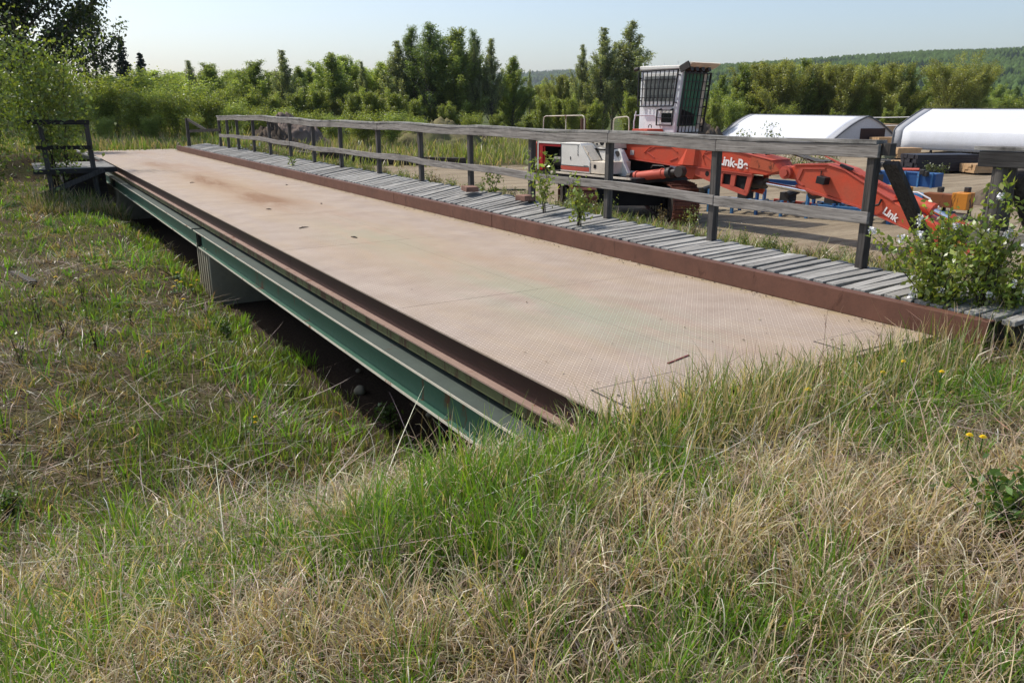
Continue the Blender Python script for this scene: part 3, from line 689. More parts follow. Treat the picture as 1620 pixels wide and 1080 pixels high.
# small lower window
m = MB(); m.box((.70, cy0-.006, 2.52), (.46, .012, .32)); fr = m.build('lower_window', m_paint('window_frame_white', lin(222, 220, 214), .4), cab_o, bevel=.006)
m = MB(); m.box((.70, cy0-.017, 2.525), (.34, .012, .23)); m.build('pane', m_paint('dark_pane', lin(24, 28, 32), .12), fr, bevel=.004)
m = MB()
for a, b in (((.43, 2.34), (.95, 2.34)), ((.95, 2.34), (.97, 2.71)), ((.97, 2.71), (.43, 2.71)), ((.43, 2.71), (.43, 2.34)), ((.43, 2.52), (.96, 2.52))):
    m.bar((a[0], gy_+.02, a[1]), (b[0], gy_+.02, b[1]), .028 if a[1] != 2.52 else .014, .028, (0, 1, 0))
for xx in (.5, .9): m.bar((xx, gy_+.02, 2.72), (xx, cy0, 2.74), .04, .03)
m.build('lower_guard', BLK, cab_o)
# front glass and its guard
FR = lambda a, b, t: (sx(b)+t, a, b)
m = MB(); m.prism([(.42, 2.32), (1.12, 2.32), (1.12, 3.62), (.42, 3.62)], FR, .002, .014); m.build('windscreen', GLG, cab_o)
m = MB(); m.prism([(1.13, 2.25), (1.27, 2.25), (1.27, 3.62), (1.13, 3.62)], FR, .002, .02); m.build('front_pillar', RWHT, cab_o)
m = MB(); m.prism([(.44, 2.33), (.98, 2.33), (.98, 2.62), (.44, 2.75)], FR, .016, .02); m.build('glass_grime', DIN, cab_o)
m = MB()
def fb(a0, b0, a1, b1, w_): m.bar((sx(b0)+.11, a0, b0), (sx(b1)+.11, a1, b1), w_, w_, (0, 1, 0) if a0 == a1 else (0, 0, 1))
for q in ((.36, 2.16, .36, 3.62), (1.3, 2.16, 1.3, 3.62)): fb(*q, .034)
for q in ((.36, 2.16, 1.3, 2.16), (.36, 3.6, 1.3, 3.6)): fb(*q, .034)
for k in range(1, 7): fb(.36+.94*k/7, 2.16, .36+.94*k/7, 3.6, .017)
for k in range(1, 7): fb(.36, 2.16+1.44*k/7, 1.3, 2.16+1.44*k/7, .017)
for zz in (2.3, 2.8, 3.3): m.bar((sx(zz)+.11, 1.3, zz), (sx(zz), 1.28, zz), .03, .03)
m.build('front_guard', BLK, cab_o)
m = MB(); m.tube([(1.0, .6, 2.1), (1.12, .66, 2.06), (1.2, .62, 2.14)], .02, 6); m.tube([(1.0, .8, 2.05), (1.15, .85, 2.0), (1.22, .95, 2.12)], .02, 6); m.build('wiper_hose', BLK, cab_o)
# --- boom foot lugs, boom cylinder
for yy in (-.8, .34):
    m = MB(); m.prism([(-.09, 1.62), (.05, 1.75), (.2, 1.77), (.27, 1.7), (.4, 1.4), (.58, 1.14), (.68, 1.08), (.66, .98), (.3, 1.0), (.1, 1.16), (-.1, 1.3)], XZ, yy, yy+.1)
    lg = m.build('boom_lug', WHT, EX, bevel=.012)
    m = MB(); m.tube([(.15, yy-.03, 1.64), (.15, yy+.11, 1.64)], .075, 16); m.build('lug_pin', GRS, lg)
    m = MB(); m.tube([(.6, yy-.02, 1.09), (.72, yy-.02, 1.11)], .1, 14); m.build('cylinder_eye', GRS, lg)
for yy in (-.72, .4):
    m = MB(); m.tube([(.70, yy, 1.10), (.78, yy, 1.11), (1.8, yy, 1.26)], .115, 16); m.tube([(.79, yy, 1.112), (.84, yy, 1.12)], .14, 16); m.tube([(1.62, yy, 1.235), (1.67, yy, 1.243)], .13, 16)
    cy = m.build('boom_cylinder', RED2, EX, smooth=True)
    m = MB(); m.tube([(1.8, yy, 1.26), (1.92, yy, 1.28)], .13, 16); m.tube([(1.92, yy, 1.28), (2.2, yy, 1.32)], .075, 14); m.tube([(2.2, yy-.08, 1.32), (2.2, yy+.08, 1.32)], .13, 14); m.build('rod_end', GRS, cy, smooth=True)
    m = MB(); m.tube([(1.35, yy-.1, 1.36), (1.4, yy-.1, 1.42), (1.75, yy-.1, 1.43), (1.8, yy-.1, 1.36)], .014, 6); m.build('hydraulic_pipe', GRS, cy)
# --- boom: twin-web box with lower belly holding the arm cylinder
by0, by1 = -.32, .30
m = MB(); m.prism([(-.12, 1.72), (-.05, 1.53), (1.72, 1.42), (2.35, 1.42), (3.95, 1.36), (4.3, 1.34), (4.64, 1.47), (4.45, 1.66), (3.28, 1.845), (2.2, 1.93), (.9, 1.90), (-.1, 1.86)], XZ, by0, by1); bm_o = m.build('boom', RED, EX, bevel=.015)
for sgn, yb in ((-1, by0), (1, by1)):
    m = MB(); q = [(1.74, 1.44), (2.36, 1.44), (2.40, 1.88), (2.06, 1.90)]; q2 = [(1.96, 1.45), (2.30, 1.45), (2.34, 1.87), (2.10, 1.88)]
    vs = [(a_, yb, b_) for a_, b_ in q]+[(a_, yb+sgn*.075, b_) for a_, b_ in q2]
    m.add(vs, [(4, 5, 6, 7), (0, 1, 5, 4), (1, 2, 6, 5), (2, 3, 7, 6), (3, 0, 4, 7)]); m.build('boom_doubler', RED, bm_o)
for (x0, x1) in ((.62, 1.72), (2.5, 3.0)):      # raised outline of the stiffened panels
    m = MB(); P8 = [(x0, 1.68), (x0+.22, 1.84), (x1-.2, 1.86), (x1, 1.74)] if x0 < 1 else [(x0+.1, 1.50), (x0, 1.66), (x0+.12, 1.84), (x1+.2, 1.84)]
    for k in range(len(P8)-1): m.bar((P8[k][0], by0-.008, P8[k][1]), (P8[k+1][0], by0-.008, P8[k+1][1]), .022, .022, (0, 1, 0))
    m.build('panel_rib', RED, bm_o)
m = MB(); m.prism([(-.06, 1.505), (1.72, 1.395), (2.35, 1.40), (3.95, 1.335), (3.95, 1.355), (2.35, 1.425), (1.72, 1.42), (-.06, 1.53)], XZ, by0-.03, by1+.03); m.build('lower_flange', RED2, bm_o)
m = MB(); m.prism([(-.1, 1.86), (.9, 1.905), (2.2, 1.935), (3.28, 1.85), (4.45, 1.665), (4.45, 1.68), (3.28, 1.87), (2.2, 1.955), (.9, 1.925), (-.1, 1.88)], XZ, by0-.025, by1+.025); m.build('upper_flange', RED2, bm_o)
m = MB(); m.prism([(1.70, 1.40), (2.35, 1.40), (2.2, 1.10), (2.05, 1.12)], XZ, by0+.05, by1-.05); m.build('cylinder_mount', RED, bm_o, bevel=.01)
for yy in (by0-.005, by1-.04):      # belly plates with lightening holes left open
    m = MB(); T = [(2.33, 1.36), (3.05, 1.33), (3.97, 1.29)]
    pl = lambda poly: m.prism(poly, XZ, yy, yy+.045)
    pl([(2.33, 1.40), (3.97, 1.33), (3.95, 1.285), (2.33, 1.345)])
    pl([(2.30, 1.345), (3.08, 1.315), (3.06, 1.06), (2.98, 1.045), (2.32, 1.22)])
    pl([(3.08, 1.315), (3.14, 1.313), (3.12, 1.06), (3.06, 1.06)]); pl([(3.37, 1.305), (3.50, 1.30), (3.47, 1.02), (3.35, 1.04)]); pl([(3.82, 1.29), (3.95, 1.285), (3.86, .92), (3.75, .94)])
    pl([(2.98, 1.045), (3.12, 1.075), (3.36, 1.06), (3.49, 1.04), (3.76, .97), (3.86, .93), (3.82, .86), (3.6, .90)])
    bl = m.build('belly_plate', RED2 if yy < 0 else RED, bm_o)
m = MB(); m.prism([(2.4, 1.32), (3.84, 1.27), (3.74, .96), (3.0, 1.08), (2.4, 1.22)], XZ, by0+.05, by1-.06); m.build('belly_dark_fill', DIN, bm_o)  # near-black filler behind the holes, inner shade put into its colour
m = MB(); m.tube([(2.68, by0-.009, 1.28), (2.68, by0+.0, 1.28)], .06, 14); m.build('belly_hole', DIN, bm_o)
m = MB(); m.bar((.75, by0-.006, 1.73), (1.05, by0-.006, 1.86), .02, .02, (0, 1, 0)); m.bar((.72, by0-.006, 1.70), (.98, by0-.006, 1.57), .02, .02, (0, 1, 0)); m.bar((1.5, by0-.006, 1.52), (1.74, by0-.006, 1.6), .02, .02, (0, 1, 0)); m.bar((2.55, by0-.006, 1.72), (2.85, by0-.006, 1.55), .02, .02, (0, 1, 0)); m.bar((2.55, by0-.006, 1.74), (2.9, by0-.006, 1.85), .02, .02, (0, 1, 0)); m.build('weld_seam', RED2, bm_o)
m = MB(); m.box((.2, by0-.006, 1.66), (.13, .01, .12)); m.build('data_plate', m_paint('dull_plate', lin(196, 190, 180), .4), bm_o)
m = MB(); m.prism([(3.85, 1.50), (4.5, 1.42), (4.64, 1.47), (4.45, 1.64), (3.9, 1.74)], XZ, by0-.016, by0-.002); m.build('faded_patch', m_paint('sun_faded_red', lin(176, 84, 54), .6, .35), bm_o)
m = MB(); m.tube([(3.1, -.01, 1.16), (4.1, -.01, 1.14)], .13, 16); m.build('arm_cylinder', GRS, EX, smooth=True)
m = MB(); m.tube([(4.1, -.01, 1.14), (5.36, -.01, 1.03)], .055, 16); rod = m.build('arm_cylinder_rod', CHR, EX, smooth=True)
m = MB(); m.tube([(5.36, -.12, 1.03), (5.36, .1, 1.03)], .13, 16); m.build('rod_eye', GRS, rod, smooth=True)
m = MB(); m.tube([(4.81, -.38, 1.44), (4.81, .36, 1.44)], .14, 18); m.tube([(4.81, -.43, 1.44), (4.81, -.38, 1.44)], .085, 14); m.build('knuckle_pin', RED2, EX, smooth=True)
# --- stick
m = MB(); m.prism([(4.62, 1.46), (4.66, 1.31), (5.0, 1.30), (5.12, 1.16), (5.45, 1.0), (5.83, 1.03), (6.54, .84), (7.1, .70), (7.75, .46), (8.1, .38), (8.26, .5), (8.1, .66), (7.2, 1.03), (6.5, 1.36), (6.1, 1.55), (5.73, 1.64), (5.04, 1.61), (4.85, 1.55)], XZ, -.28, .26); stk = m.build('stick', RED, EX, bevel=.014)
m = MB(); m.prism([(5.05, 1.20), (5.5, 1.09), (6.5, .885), (7.75, .50), (7.75, .475), (6.5, .85), (5.5, 1.04), (5.05, 1.16)], XZ, -.305, .285); m.build('lower_edge', RED2, stk)
m = MB(); m.prism([(4.95, 1.60), (5.73, 1.645), (6.12, 1.56), (6.5, 1.37), (7.2, 1.04), (7.2, 1.06), (6.5, 1.39), (6.12, 1.58), (5.73, 1.665), (4.95, 1.62)], XZ, -.305, .285); m.build('upper_edge', RED2, stk)
m = MB(); m.prism([(5.02, 1.30), (5.10, 1.54), (5.17, 1.56), (5.7, 1.585), (5.7, 1.56), (5.19, 1.53), (5.10, 1.30), (5.25, 1.20), (5.19, 1.19)], XZ, -.30, -.27); m.build('stiffener', RED2, stk)
m = MB()
for k in range(9):
    x = 5.95+k*.11; z = 1.62-(x-5.95)*.45; m.bar((x-.35, -.2+k*.045, z+.2), (x+.5, -.22+k*.045, z-.14), .022, .022)
m.build('hose_bundle', RED2, stk)
m = MB(); m.bar((6.0, -.24, 1.66), (6.25, -.2, 1.58), .08, .05); m.build('hose_clamp', BLK, stk)
m = MB()
for k in range(9):
    y0_, y1_ = random.uniform(-.22, .2), random.uniform(-.22, .2)
    x0_ = 3.95+random.uniform(-.2, .2); pts = [(x0_, y0_, 1.78), (x0_+.3, y0_, 1.86+random.uniform(0, .08)), (4.7, (y0_+y1_)/2, 1.82+random.uniform(-.05, .1)), (5.2+random.uniform(-.1, .2), y1_, 1.70), (5.6, y1_, 1.70)]
    m.tube(pts, .02, 6)
m.build('hydraulic_hose', BLK, EX, smooth=True)
m = MB(); m.box((5.72, -.37, 1.34), (.2, .2, .15), Matrix.Rotation(RAD(8), 3, 'Y')); lp = m.build('stick_lamp', BLK, stk, bevel=.01)
m = MB(); m.tube([(5.62, -.3, 1.36), (5.62, -.3, 1.52)], .012, 6); m.build('lamp_stalk', GRS, lp)
m = MB(); m.tube([(7.15, .0, 1.14), (7.8, .0, .93)], .115, 16); m.tube([(7.8, 0, .93), (7.86, 0, .91)], .13, 16); cy = m.build('grapple_cylinder', RED, stk, smooth=True)
m = MB(); m.tube([(7.86, 0, .91), (8.25, 0, .76)], .05, 14); m.build('grapple_rod', CHR, cy, smooth=True)
m = MB(); m.tube([(8.2, -.05, .8), (8.5, 0, .60)], .11, 14); m.build('link_arm', RED, stk, smooth=True)
m = MB(); m.tube([(7.1, .1, 1.2), (7.45, .14, 1.2), (7.7, .14, 1.1), (7.72, .12, .96)], .016, 6); m.build('hydraulic_pipe', CABW, stk, smooth=True)
m = MB(); m.tube([(6.72, -.3, 1.12), (6.66, -.36, 1.0), (6.75, -.36, .9), (6.95, -.33, .95), (6.98, -.3, 1.06)], .022, 6); m.build('hydraulic_hose', BLK, stk, smooth=True)
# grapple lying on the ground at the end of the stick
m = MB(); m.tube([(8.12, -.3, .46), (8.12, .3, .46)], .1, 14); m.box((8.2, 0, .32), (.3, .35, .3)); gp = m.build('grapple', RED2, EX, bevel=.01)
for s in (-1, 1):
    for yy in (-.2, .15):
        m = MB(); m.prism([(8.2+s*.05, .35), (8.2+s*.4, .42), (8.2+s*.62, .2), (8.2+s*.55, .03), (8.2+s*.48, .03), (8.2+s*.5, .18), (8.2+s*.35, .28), (8.2+s*.05, .2)], XZ, yy, yy+.08); m.build('grapple_tine', RED2, gp)
# lettering (part of the real machine)
def letters(s, size, x, z, y, ang, clip=None, parent=None):
    cu = bpy.data.curves.new('lettering', 'FONT'); cu.body = s; cu.size = size; cu.extrude = .002; cu.offset = size*.028; cu.space_character = .96
    ob = bpy.data.objects.new('tmp_text', cu); COL.objects.link(ob)
    bpy.context.view_layer.update()
    me = bpy.data.meshes.new_from_object(ob.evaluated_get(bpy.context.evaluated_depsgraph_get()))
    bpy.data.objects.remove(ob); bpy.data.curves.remove(cu)
    if clip:
        b = bmesh.new(); b.from_mesh(me)
        bmesh.ops.bisect_plane(b, geom=b.verts[:]+b.edges[:]+b.faces[:], plane_co=(clip, 0, 0), plane_no=(1, 0, 0), clear_outer=True); b.to_mesh(me); b.free()
    me.transform(Matrix.Translation((x, y, z)) @ Matrix.Rotation(ang, 4, 'Y') @ Matrix.Rotation(PI/2, 4, 'X'))
    me.materials.append(WTXT); me.name = 'lettering'
    o = bpy.data.objects.new('lettering', me); COL.objects.link(o); o.parent = parent or EX; return o
letters('Link-Be', .285, 2.98, 1.52, by0-.016, RAD(5.5), .285*3.26, bm_o)
letters('Link', .2, 7.02, .80, -.292, RAD(27), None, stk)
# ------------------------------------------------------------------ foliage
LEAF = m_leaf('leaf_green', .55, .045); LEAF_S = m_leaf('shrub_leaf', .48, .05); NEEDLE = m_leaf('needle_green', .12, .03); GRASSM = m_leaf('grass_blade', .5, .04); DRYM = m_leaf('dry_blade', .38, .04)
BARK = m_paint('grey_bark', lin(104, 98, 88), .9, .0, dirt=.6, dirtcol=lin(46, 42, 36), scale=3, bump=.6)
BARKD = m_paint('dark_bark', lin(62, 54, 46), .9, .0, dirt=.6, scale=4, bump=.6)
def unit(v): return v/np.maximum(np.linalg.norm(v, axis=-1, keepdims=True), 1e-6)
def leaf_quads(c, size, col, asp=.62, flat=.0, fold=.18, rs=None):
    """folded diamond leaves: centres (N,3), sizes (N,), colours (N,3)"""
    rs = rs or rng; N = len(c)
    d = unit(rs.normal(size=(N, 3))+np.array([0, 0, -.15])); q = rs.normal(size=(N, 3)); q[:, 2] *= 1-flat
    if flat: q = np.stack([q[:, 0], q[:, 1], q[:, 2]], 1)
    s = unit(np.cross(d, q)); nrm = np.cross(d, s)
    sz = size[:, None]
    v = np.stack([c-d*sz*.5, c+s*sz*asp*.5-nrm*sz*fold*0+d*sz*.03, c+d*sz*.5, c-s*sz*asp*.5+d*sz*.03+nrm*sz*fold], 1)
    verts = v.reshape(-1, 3); quads = np.arange(4*N).reshape(N, 4)
    return verts, quads, np.repeat(col, 4, 0)
def hue(base, N, amt=.22, rs=None):
    rs = rs or rng
    b = np.array(base)[None]*np.exp(rs.normal(0, amt, (N, 1)))
    b[:, 0] *= np.exp(rs.normal(0, amt*.45, N)); return np.clip(b, .003, .9)
def limb(m, p0, d, L, r, n=5, up=.25, segs=4, wob=.12, rs=random):
    pts = [Vector(p0)]; d = Vector(d).normalized()
    for i in range(segs):
        d = (d+Vector((rs.uniform(-wob, wob), rs.uniform(-wob, wob), up/segs))).normalized(); pts.append(pts[-1]+d*(L/segs))
    m.tube(pts, [r*(1-.8*i/segs) for i in range(segs+1)], n, cap=False); return pts
def tree(name, label, cat, Ht, Wd, leafc, nb=55, per=110, lsize=.3, start=.12, angle=55, shape='column', open_=.9, tr=.016, seed=1, stems=1, bark=None, sig=.09, group=None, mat=None, hue_amt=.22):
    """build one tree at the world origin: trunk + limbs, crown of leaf clumps"""
    R = random.Random(seed); rs = np.random.default_rng(seed)
    root = thing(name, label, cat, (0, 0, 0), 0, group)
    m = MB(); C_ = []; CC = []
    for s in range(stems):
        a = R.uniform(0, 6.28); lean = (0.0 if stems == 1 else R.uniform(.1, .32)); h = Ht*(1 if s == 0 else R.uniform(.6, .97))
        bx = [Vector((R.uniform(-.1, .1)*(stems > 1)*Wd*.5, R.uniform(-.1, .1)*(stems > 1)*Wd*.5, -.15))]
        N = 8
        for i in range(N):
            t = (i+1)/N
            bx.append(bx[0]+Vector((math.cos(a)*lean*t*h*.6+R.uniform(-1, 1)*.012*h, math.sin(a)*lean*t*h*.6+R.uniform(-1, 1)*.012*h, .15+h*t)))
        m.tube(bx, [max(.006, Ht*tr/math.sqrt(stems)*(1-.93*i/N)) for i in range(N+1)], 7, cap=False)
        nbs = nb//stems
        for b in range(nbs):
            t = start+(1-start)*((b+R.random())/nbs)**.92
            k = min(N-1, int(t*N)); p = bx[k].lerp(bx[k+1], t*N-k)
            if shape == 'column': w_ = min(1, .55+(t-start)/.2)*(1.03-t)**.82*1.25*R.uniform(.6, 1.3)
            elif shape == 'cone': w_ = (1-t)*1.05+.04
            elif shape == 'round': w_ = math.sin(PI*(.12+.83*t))**.7
            else: w_ = (.5+.5*math.sin(PI*t))
            L = Wd*.5*w_*R.uniform(.7, 1.15)/(stems**.35)
            az = R.uniform(0, 6.28); el = RAD(angle+R.uniform(-14, 14)); d = Vector((math.cos(az)*math.cos(el), math.sin(az)*math.cos(el), math.sin(el)))
            L = max(L/max(.35, math.cos(el)), Ht*.02)
            pts = limb(m, p, d, L, max(.004, Ht*tr*.33*(1-t*.75)/math.sqrt(stems)), 4, .3, 4)
            if R.random() > open_: continue
            npc = max(3, int(per*L/(Wd*.5+.01)*R.uniform(.7, 1.2)))
            u = rs.random(npc)**.7*3.2+.8; i0 = np.minimum(u.astype(int), 3); fr = (u-i0)[:, None]
            PA = np.array([tuple(q) for q in pts]); c = PA[i0]*(1-fr)+PA[i0+1]*fr
            c = c+rs.normal(0, sig*Wd*.5, (npc, 3))*np.array([1, 1, .8])
            C_.append(c); CC.append(hue(np.array(leafc)*math.exp(R.gauss(0, .16)), npc, hue_amt*.7, rs))
    tk = m.build('trunk', bark or BARK, root, smooth=True, fix=False)
    c = np.concatenate(C_); col = np.concatenate(CC); c[:, 2] = np.maximum(c[:, 2], .05)
    v, q, cc = leaf_quads(c, lsize*rs.uniform(.65, 1.3, len(c)), col, rs=rs)
    np_mesh('crown', v, q, cc, mat or LEAF, root)
    return root
def spruce(label, Ht, Wd, seed, group):
    R = random.Random(seed); rs = np.random.default_rng(seed); root = thing('spruce_tree', label, 'tree', (0, 0, 0), 0, group)
    m = MB(); m.tube([(0, 0, -.2), (0, 0, Ht*.5), (0, 0, Ht)], [Ht*.014, Ht*.008, .01], 7, cap=False); C_ = []
    z = Ht*.12
    while z < Ht*.98:
        r = Wd*.5*(1-z/Ht)**.8*R.uniform(.7, 1.1)+.08
        for k in range(R.randint(5, 7)):
            a = R.uniform(0, 6.28); e = Vector((math.cos(a)*r, math.sin(a)*r, z-r*.25+R.uniform(-.1, .1))); p0 = Vector((0, 0, z+.05*r))
            m.tube([p0, p0.lerp(e, .6), e+Vector((0, 0, r*.08))], [.03, .02, .006], 4, cap=False)
            t = rs.random((int(38*r)+14, 1))**.7; c = np.array(p0)*(1-t)+np.array(e)*t+rs.normal(0, 1, (len(t), 3))*np.array([.17, .17, .1])*(.4+r*.4); C_.append(c)
        z += Ht*.032
    m.build('trunk', BARKD, root, smooth=True, fix=False); c = np.concatenate(C_)
    v, q, cc = leaf_quads(c, .34*rs.uniform(.6, 1.2, len(c)), hue((.018, .034, .022), len(c), .2, rs), .4, rs=rs); np_mesh('crown', v, q, cc, NEEDLE, root); return root

DK, MD, LT, OL, YG, GR = (.15, .215, .08), (.235, .30, .09), (.28, .355, .105), (.28, .305, .105), (.235, .285, .075), (.26, .30, .17)
# ---- the tree belt: one of each kind, then copies.  (bearing px, distance, top row, kind, width factor)
kinds = {}
def kind(k):
    if k in kinds: return kinds[k]
    if k == 'aspen': a = dict(Ht=12, Wd=5.0, leafc=MD, nb=105, per=330, lsize=.165, angle=56, start=.04, seed=3, sig=.075, open_=.88)
    elif k == 'aspen_light': a = dict(Ht=12, Wd=5.2, leafc=LT, nb=105, per=320, lsize=.165, angle=56, start=.04, seed=4, sig=.08, open_=.88)
    elif k == 'cottonwood': a = dict(Ht=16, Wd=6.4, leafc=DK, nb=105, per=320, lsize=.185, angle=54, start=.06, seed=5, open_=.84, sig=.075)
    elif k == 'open': a = dict(Ht=14, Wd=5.0, leafc=GR, nb=90, per=250, lsize=.16, angle=64, start=.1, seed=6, open_=.8, sig=.06, shape='cone')
    elif k == 'olive': a = dict(Ht=10, Wd=6.0, leafc=OL, nb=130, per=360, lsize=.155, angle=54, start=.05, seed=18, sig=.07)
    elif k == 'olive_round': a = dict(Ht=9, Wd=7.0, leafc=OL, nb=120, per=360, lsize=.155, angle=48, start=.04, seed=9, sig=.07, shape='round')
    elif k == 'bush': a = dict(Ht=3.2, Wd=3.2, leafc=LT, nb=80, per=150, lsize=.085, angle=58, start=.05, seed=10, shape='round', stems=6, tr=.014)
    elif k == 'bush_yellow': a = dict(Ht=3.0, Wd=3.2, leafc=YG, nb=76, per=150, lsize=.085, angle=58, start=.05, seed=12, shape='round', stems=6, tr=.014)
    elif k == 'young': a = dict(Ht=7, Wd=3.6, leafc=YG, nb=90, per=240, lsize=.14, angle=60, start=.03, seed=13)
    kinds[k] = (a, None); return kinds[k]
KN = {'aspen': ('aspen_tree', 'mid green aspen', 'tree'), 'aspen_light': ('aspen_tree', 'light green aspen', 'tree'), 'cottonwood': ('cottonwood_tree', 'tall dark green cottonwood', 'tree'), 'open': ('poplar_tree', 'thin open grey green poplar', 'tree'), 'olive': ('cottonwood_tree', 'olive green cottonwood', 'tree'), 'olive_round': ('cottonwood_tree', 'broad olive green cottonwood', 'tree'), 'bush': ('willow_bush', 'bright green willow bush', 'bush'), 'bush_yellow': ('willow_bush', 'yellow green willow bush', 'bush'), 'young': ('young_aspen', 'young yellow green aspen', 'tree')}
protos = {}
used_l = {}
def put(k, px, dist, top, wf=1.0, where='', group=None):
    a, _ = kind(k); nm, lb, cat = KN[k]
    if px < 620 and k in ('aspen', 'aspen_light'): wf *= 1.5
    x, y = at(px, dist); zb = gz(x, y)-.1; h = max(.8, height_for(top, dist, zb)); s = h/(a['Ht']*1.06); sw = s*wf*1.36
    key = lb+' '+where; used_l[key] = used_l.get(key, 0)+1
    label = key.strip()
    if k not in protos:
        o = tree(nm, label, cat, group=group, **a); protos[k] = o
        o.location = (x, y, zb); o.scale = (sw, sw, s); o.rotation_euler = (0, 0, random.uniform(0, 6.28))
    else:
        o = copy_tree(protos[k], (x, y, zb), random.uniform(0, 6.28), (sw, sw*random.uniform(.9, 1.1), s), label, group)
    BELT.append((o, px, dist, lb, where)); return o
BELT = []
G1 = 'trees of the belt behind the weighbridge'; G2 = 'trees of the belt behind the white shelters'; G3 = 'bushes behind the far end of the weighbridge'
# left part, behind the far end
for px, d_, tp, k, wf in ((-60, 62, -40, 'aspen', 1.2), (-20, 70, 10, 'aspen', 1.2), (182, 74, 120, 'aspen', 1.0), (215, 85, 122, 'aspen', 1.1), (250, 80, 112, 'aspen_light', 1.2), (275, 82, 118, 'aspen_light', 1.2), (305, 70, 90, 'open', 1.0), (336, 80, 100, 'aspen', .9), (365, 88, 112, 'aspen_light', .9),
                          (385, 84, 110, 'aspen', .8), (408, 78, 96, 'aspen', 1.0), (432, 95, 112, 'aspen', .9), (452, 72, 73, 'open', 1.05), (476, 90, 106, 'aspen', .8), (492, 95, 108, 'aspen', .8), (508, 88, 96, 'cottonwood', .6), (528, 80, 84, 'aspen', .8), (546, 86, 88, 'aspen_light', .8), (560, 96, 92, 'cottonwood', .5), (575, 84, 92, 'open', .7), (590, 90, 112, 'aspen_light', .8), (606, 86, 98, 'aspen_light', .85),
                          (632, 84, 58, 'open', 1.2), (655, 84, 38, 'cottonwood', .9), (682, 82, 33, 'cottonwood', 1.1), (703, 86, 56, 'cottonwood', .9), (724, 82, 44, 'aspen', 1.05), (750, 84, 44, 'cottonwood', .7), (752, 82, 60, 'open', .6), (778, 82, 54, 'open', .85), (812, 84, 90, 'aspen', 1.0), (838, 95, 106, 'open', .4),
                          (560, 70, 150, 'young', 1.0), (590, 68, 148, 'young', 1.1), (628, 66, 150, 'young', 1.0), (500, 70, 145, 'young', 1.0), (466, 70, 150, 'young', 1.0), (350, 66, 145, 'young', 1.0), (395, 66, 150, 'young', 1.1), (430, 66, 155, 'young', 1.), (655, 68, 160, 'young', .9)):
    put(k, px, d_, tp, wf, 'in the belt beyond the weighbridge', G1)
# right part, behind the machine and the shelters
for px, d_, tp, k, wf in ((868, 96, 132, 'olive', .7), (890, 92, 118, 'olive', .7), (920, 80, 64, 'open', .8), (952, 78, 36, 'open', 1.05), (970, 84, 60, 'open', .8), (995, 78, 25, 'open', 1.25), (1004, 92, 88, 'aspen', .5), (940, 90, 100, 'aspen', .6), (1030, 84, 120, 'aspen', .8), (1140, 88, 118, 'aspen', .9), (1172, 80, 102, 'aspen', .95), (1200, 80, 98, 'olive', .9), (1236, 78, 96, 'olive', .95), (1270, 80, 93, 'aspen', .9), (1300, 80, 99, 'olive', .8), (1336, 78, 101, 'olive', .85),
                          (1372, 80, 98, 'aspen', .95), (1405, 78, 99, 'olive', .9), (1432, 78, 97, 'cottonwood', .75), (1470, 82, 106, 'aspen', .9), (1500, 74, 116, 'olive_round', .9), (1536, 76, 118, 'olive_round', .75), (1590, 95, 150, 'aspen_light', 1.1), (1640, 90, 140, 'aspen_light', 1.1), (1700, 85, 110, 'olive', 1.), (1405, 70, 178, 'young', .9), (1425, 70, 170, 'young', .8), (860, 70, 160, 'young', .9), (905, 66, 158, 'young', .9), (940, 68, 165, 'young', 1.), (1000, 70, 155, 'young', 1.), (1130, 66, 165, 'young', .9), (1160, 80, 150, 'young', 1.0)):
    put(k, px, d_, tp, wf, 'in the belt behind the machine and shelters', G2)
# lower undergrowth closing the belt, and the trees of the next belt behind
UR = random.Random(9)
for k in range(46):
    put(UR.choice(['young', 'bush', 'young', 'olive_round', 'bush_yellow']), 520+k*26+UR.uniform(-10, 10), UR.uniform(72, 98), UR.uniform(158, 184), UR.uniform(1.0, 1.5), 'in the undergrowth of the belt', 'undergrowth bushes of the belt')
for k in range(64):
    px = -40+k*27+UR.uniform(-9, 9)
    put(UR.choice(['aspen', 'aspen_light', 'aspen', 'cottonwood', 'young']), px, UR.uniform(112, 175), UR.uniform(112, 138) if px < 820 else UR.uniform(132, 150), UR.uniform(.9, 1.3), 'in the farther belt', 'trees of the farther belt')
# bushes between the far end of the deck and the belt
for px, d_, tp, k, wf in ((150, 43, 150, 'bush', 1.2), (180, 44, 128, 'bush_yellow', 1.1), (215, 40, 150, 'bush_yellow', 1.1), (245, 42, 146, 'bush', 1.2), (280, 40, 150, 'bush_yellow', 1.2), (305, 44, 138, 'bush', 1.2), (330, 43, 152, 'bush_yellow', 1.1), (120, 40, 152, 'bush', 1.2), (95, 44, 130, 'bush_yellow', 1.2), (195, 50, 124, 'bush', 1.3), (262, 50, 128, 'bush', 1.3), (360, 56, 168, 'bush', 1.2), (395, 62, 172, 'bush_yellow', 1.3), (160, 38, 190, 'bush', 1.1), (230, 39, 188, 'bush', 1.2), (300, 39, 185, 'bush_yellow', 1.2),
                          (440, 62, 178, 'bush', 1.3), (485, 62, 180, 'bush_yellow', 1.4), (530, 60, 186, 'bush', 1.3), (575, 56, 182, 'bush_yellow', 1.4), (615, 56, 184, 'bush', 1.3), (660, 58, 190, 'bush', 1.2), (745, 58, 182, 'bush_yellow', .9), (20, 44, 120, 'bush', 1.4), (55, 46, 110, 'bush_yellow', 1.3), (-30, 46, 110, 'bush', 1.4)):
    put(k, px, d_, tp, wf, 'behind the far end of the weighbridge', G3)
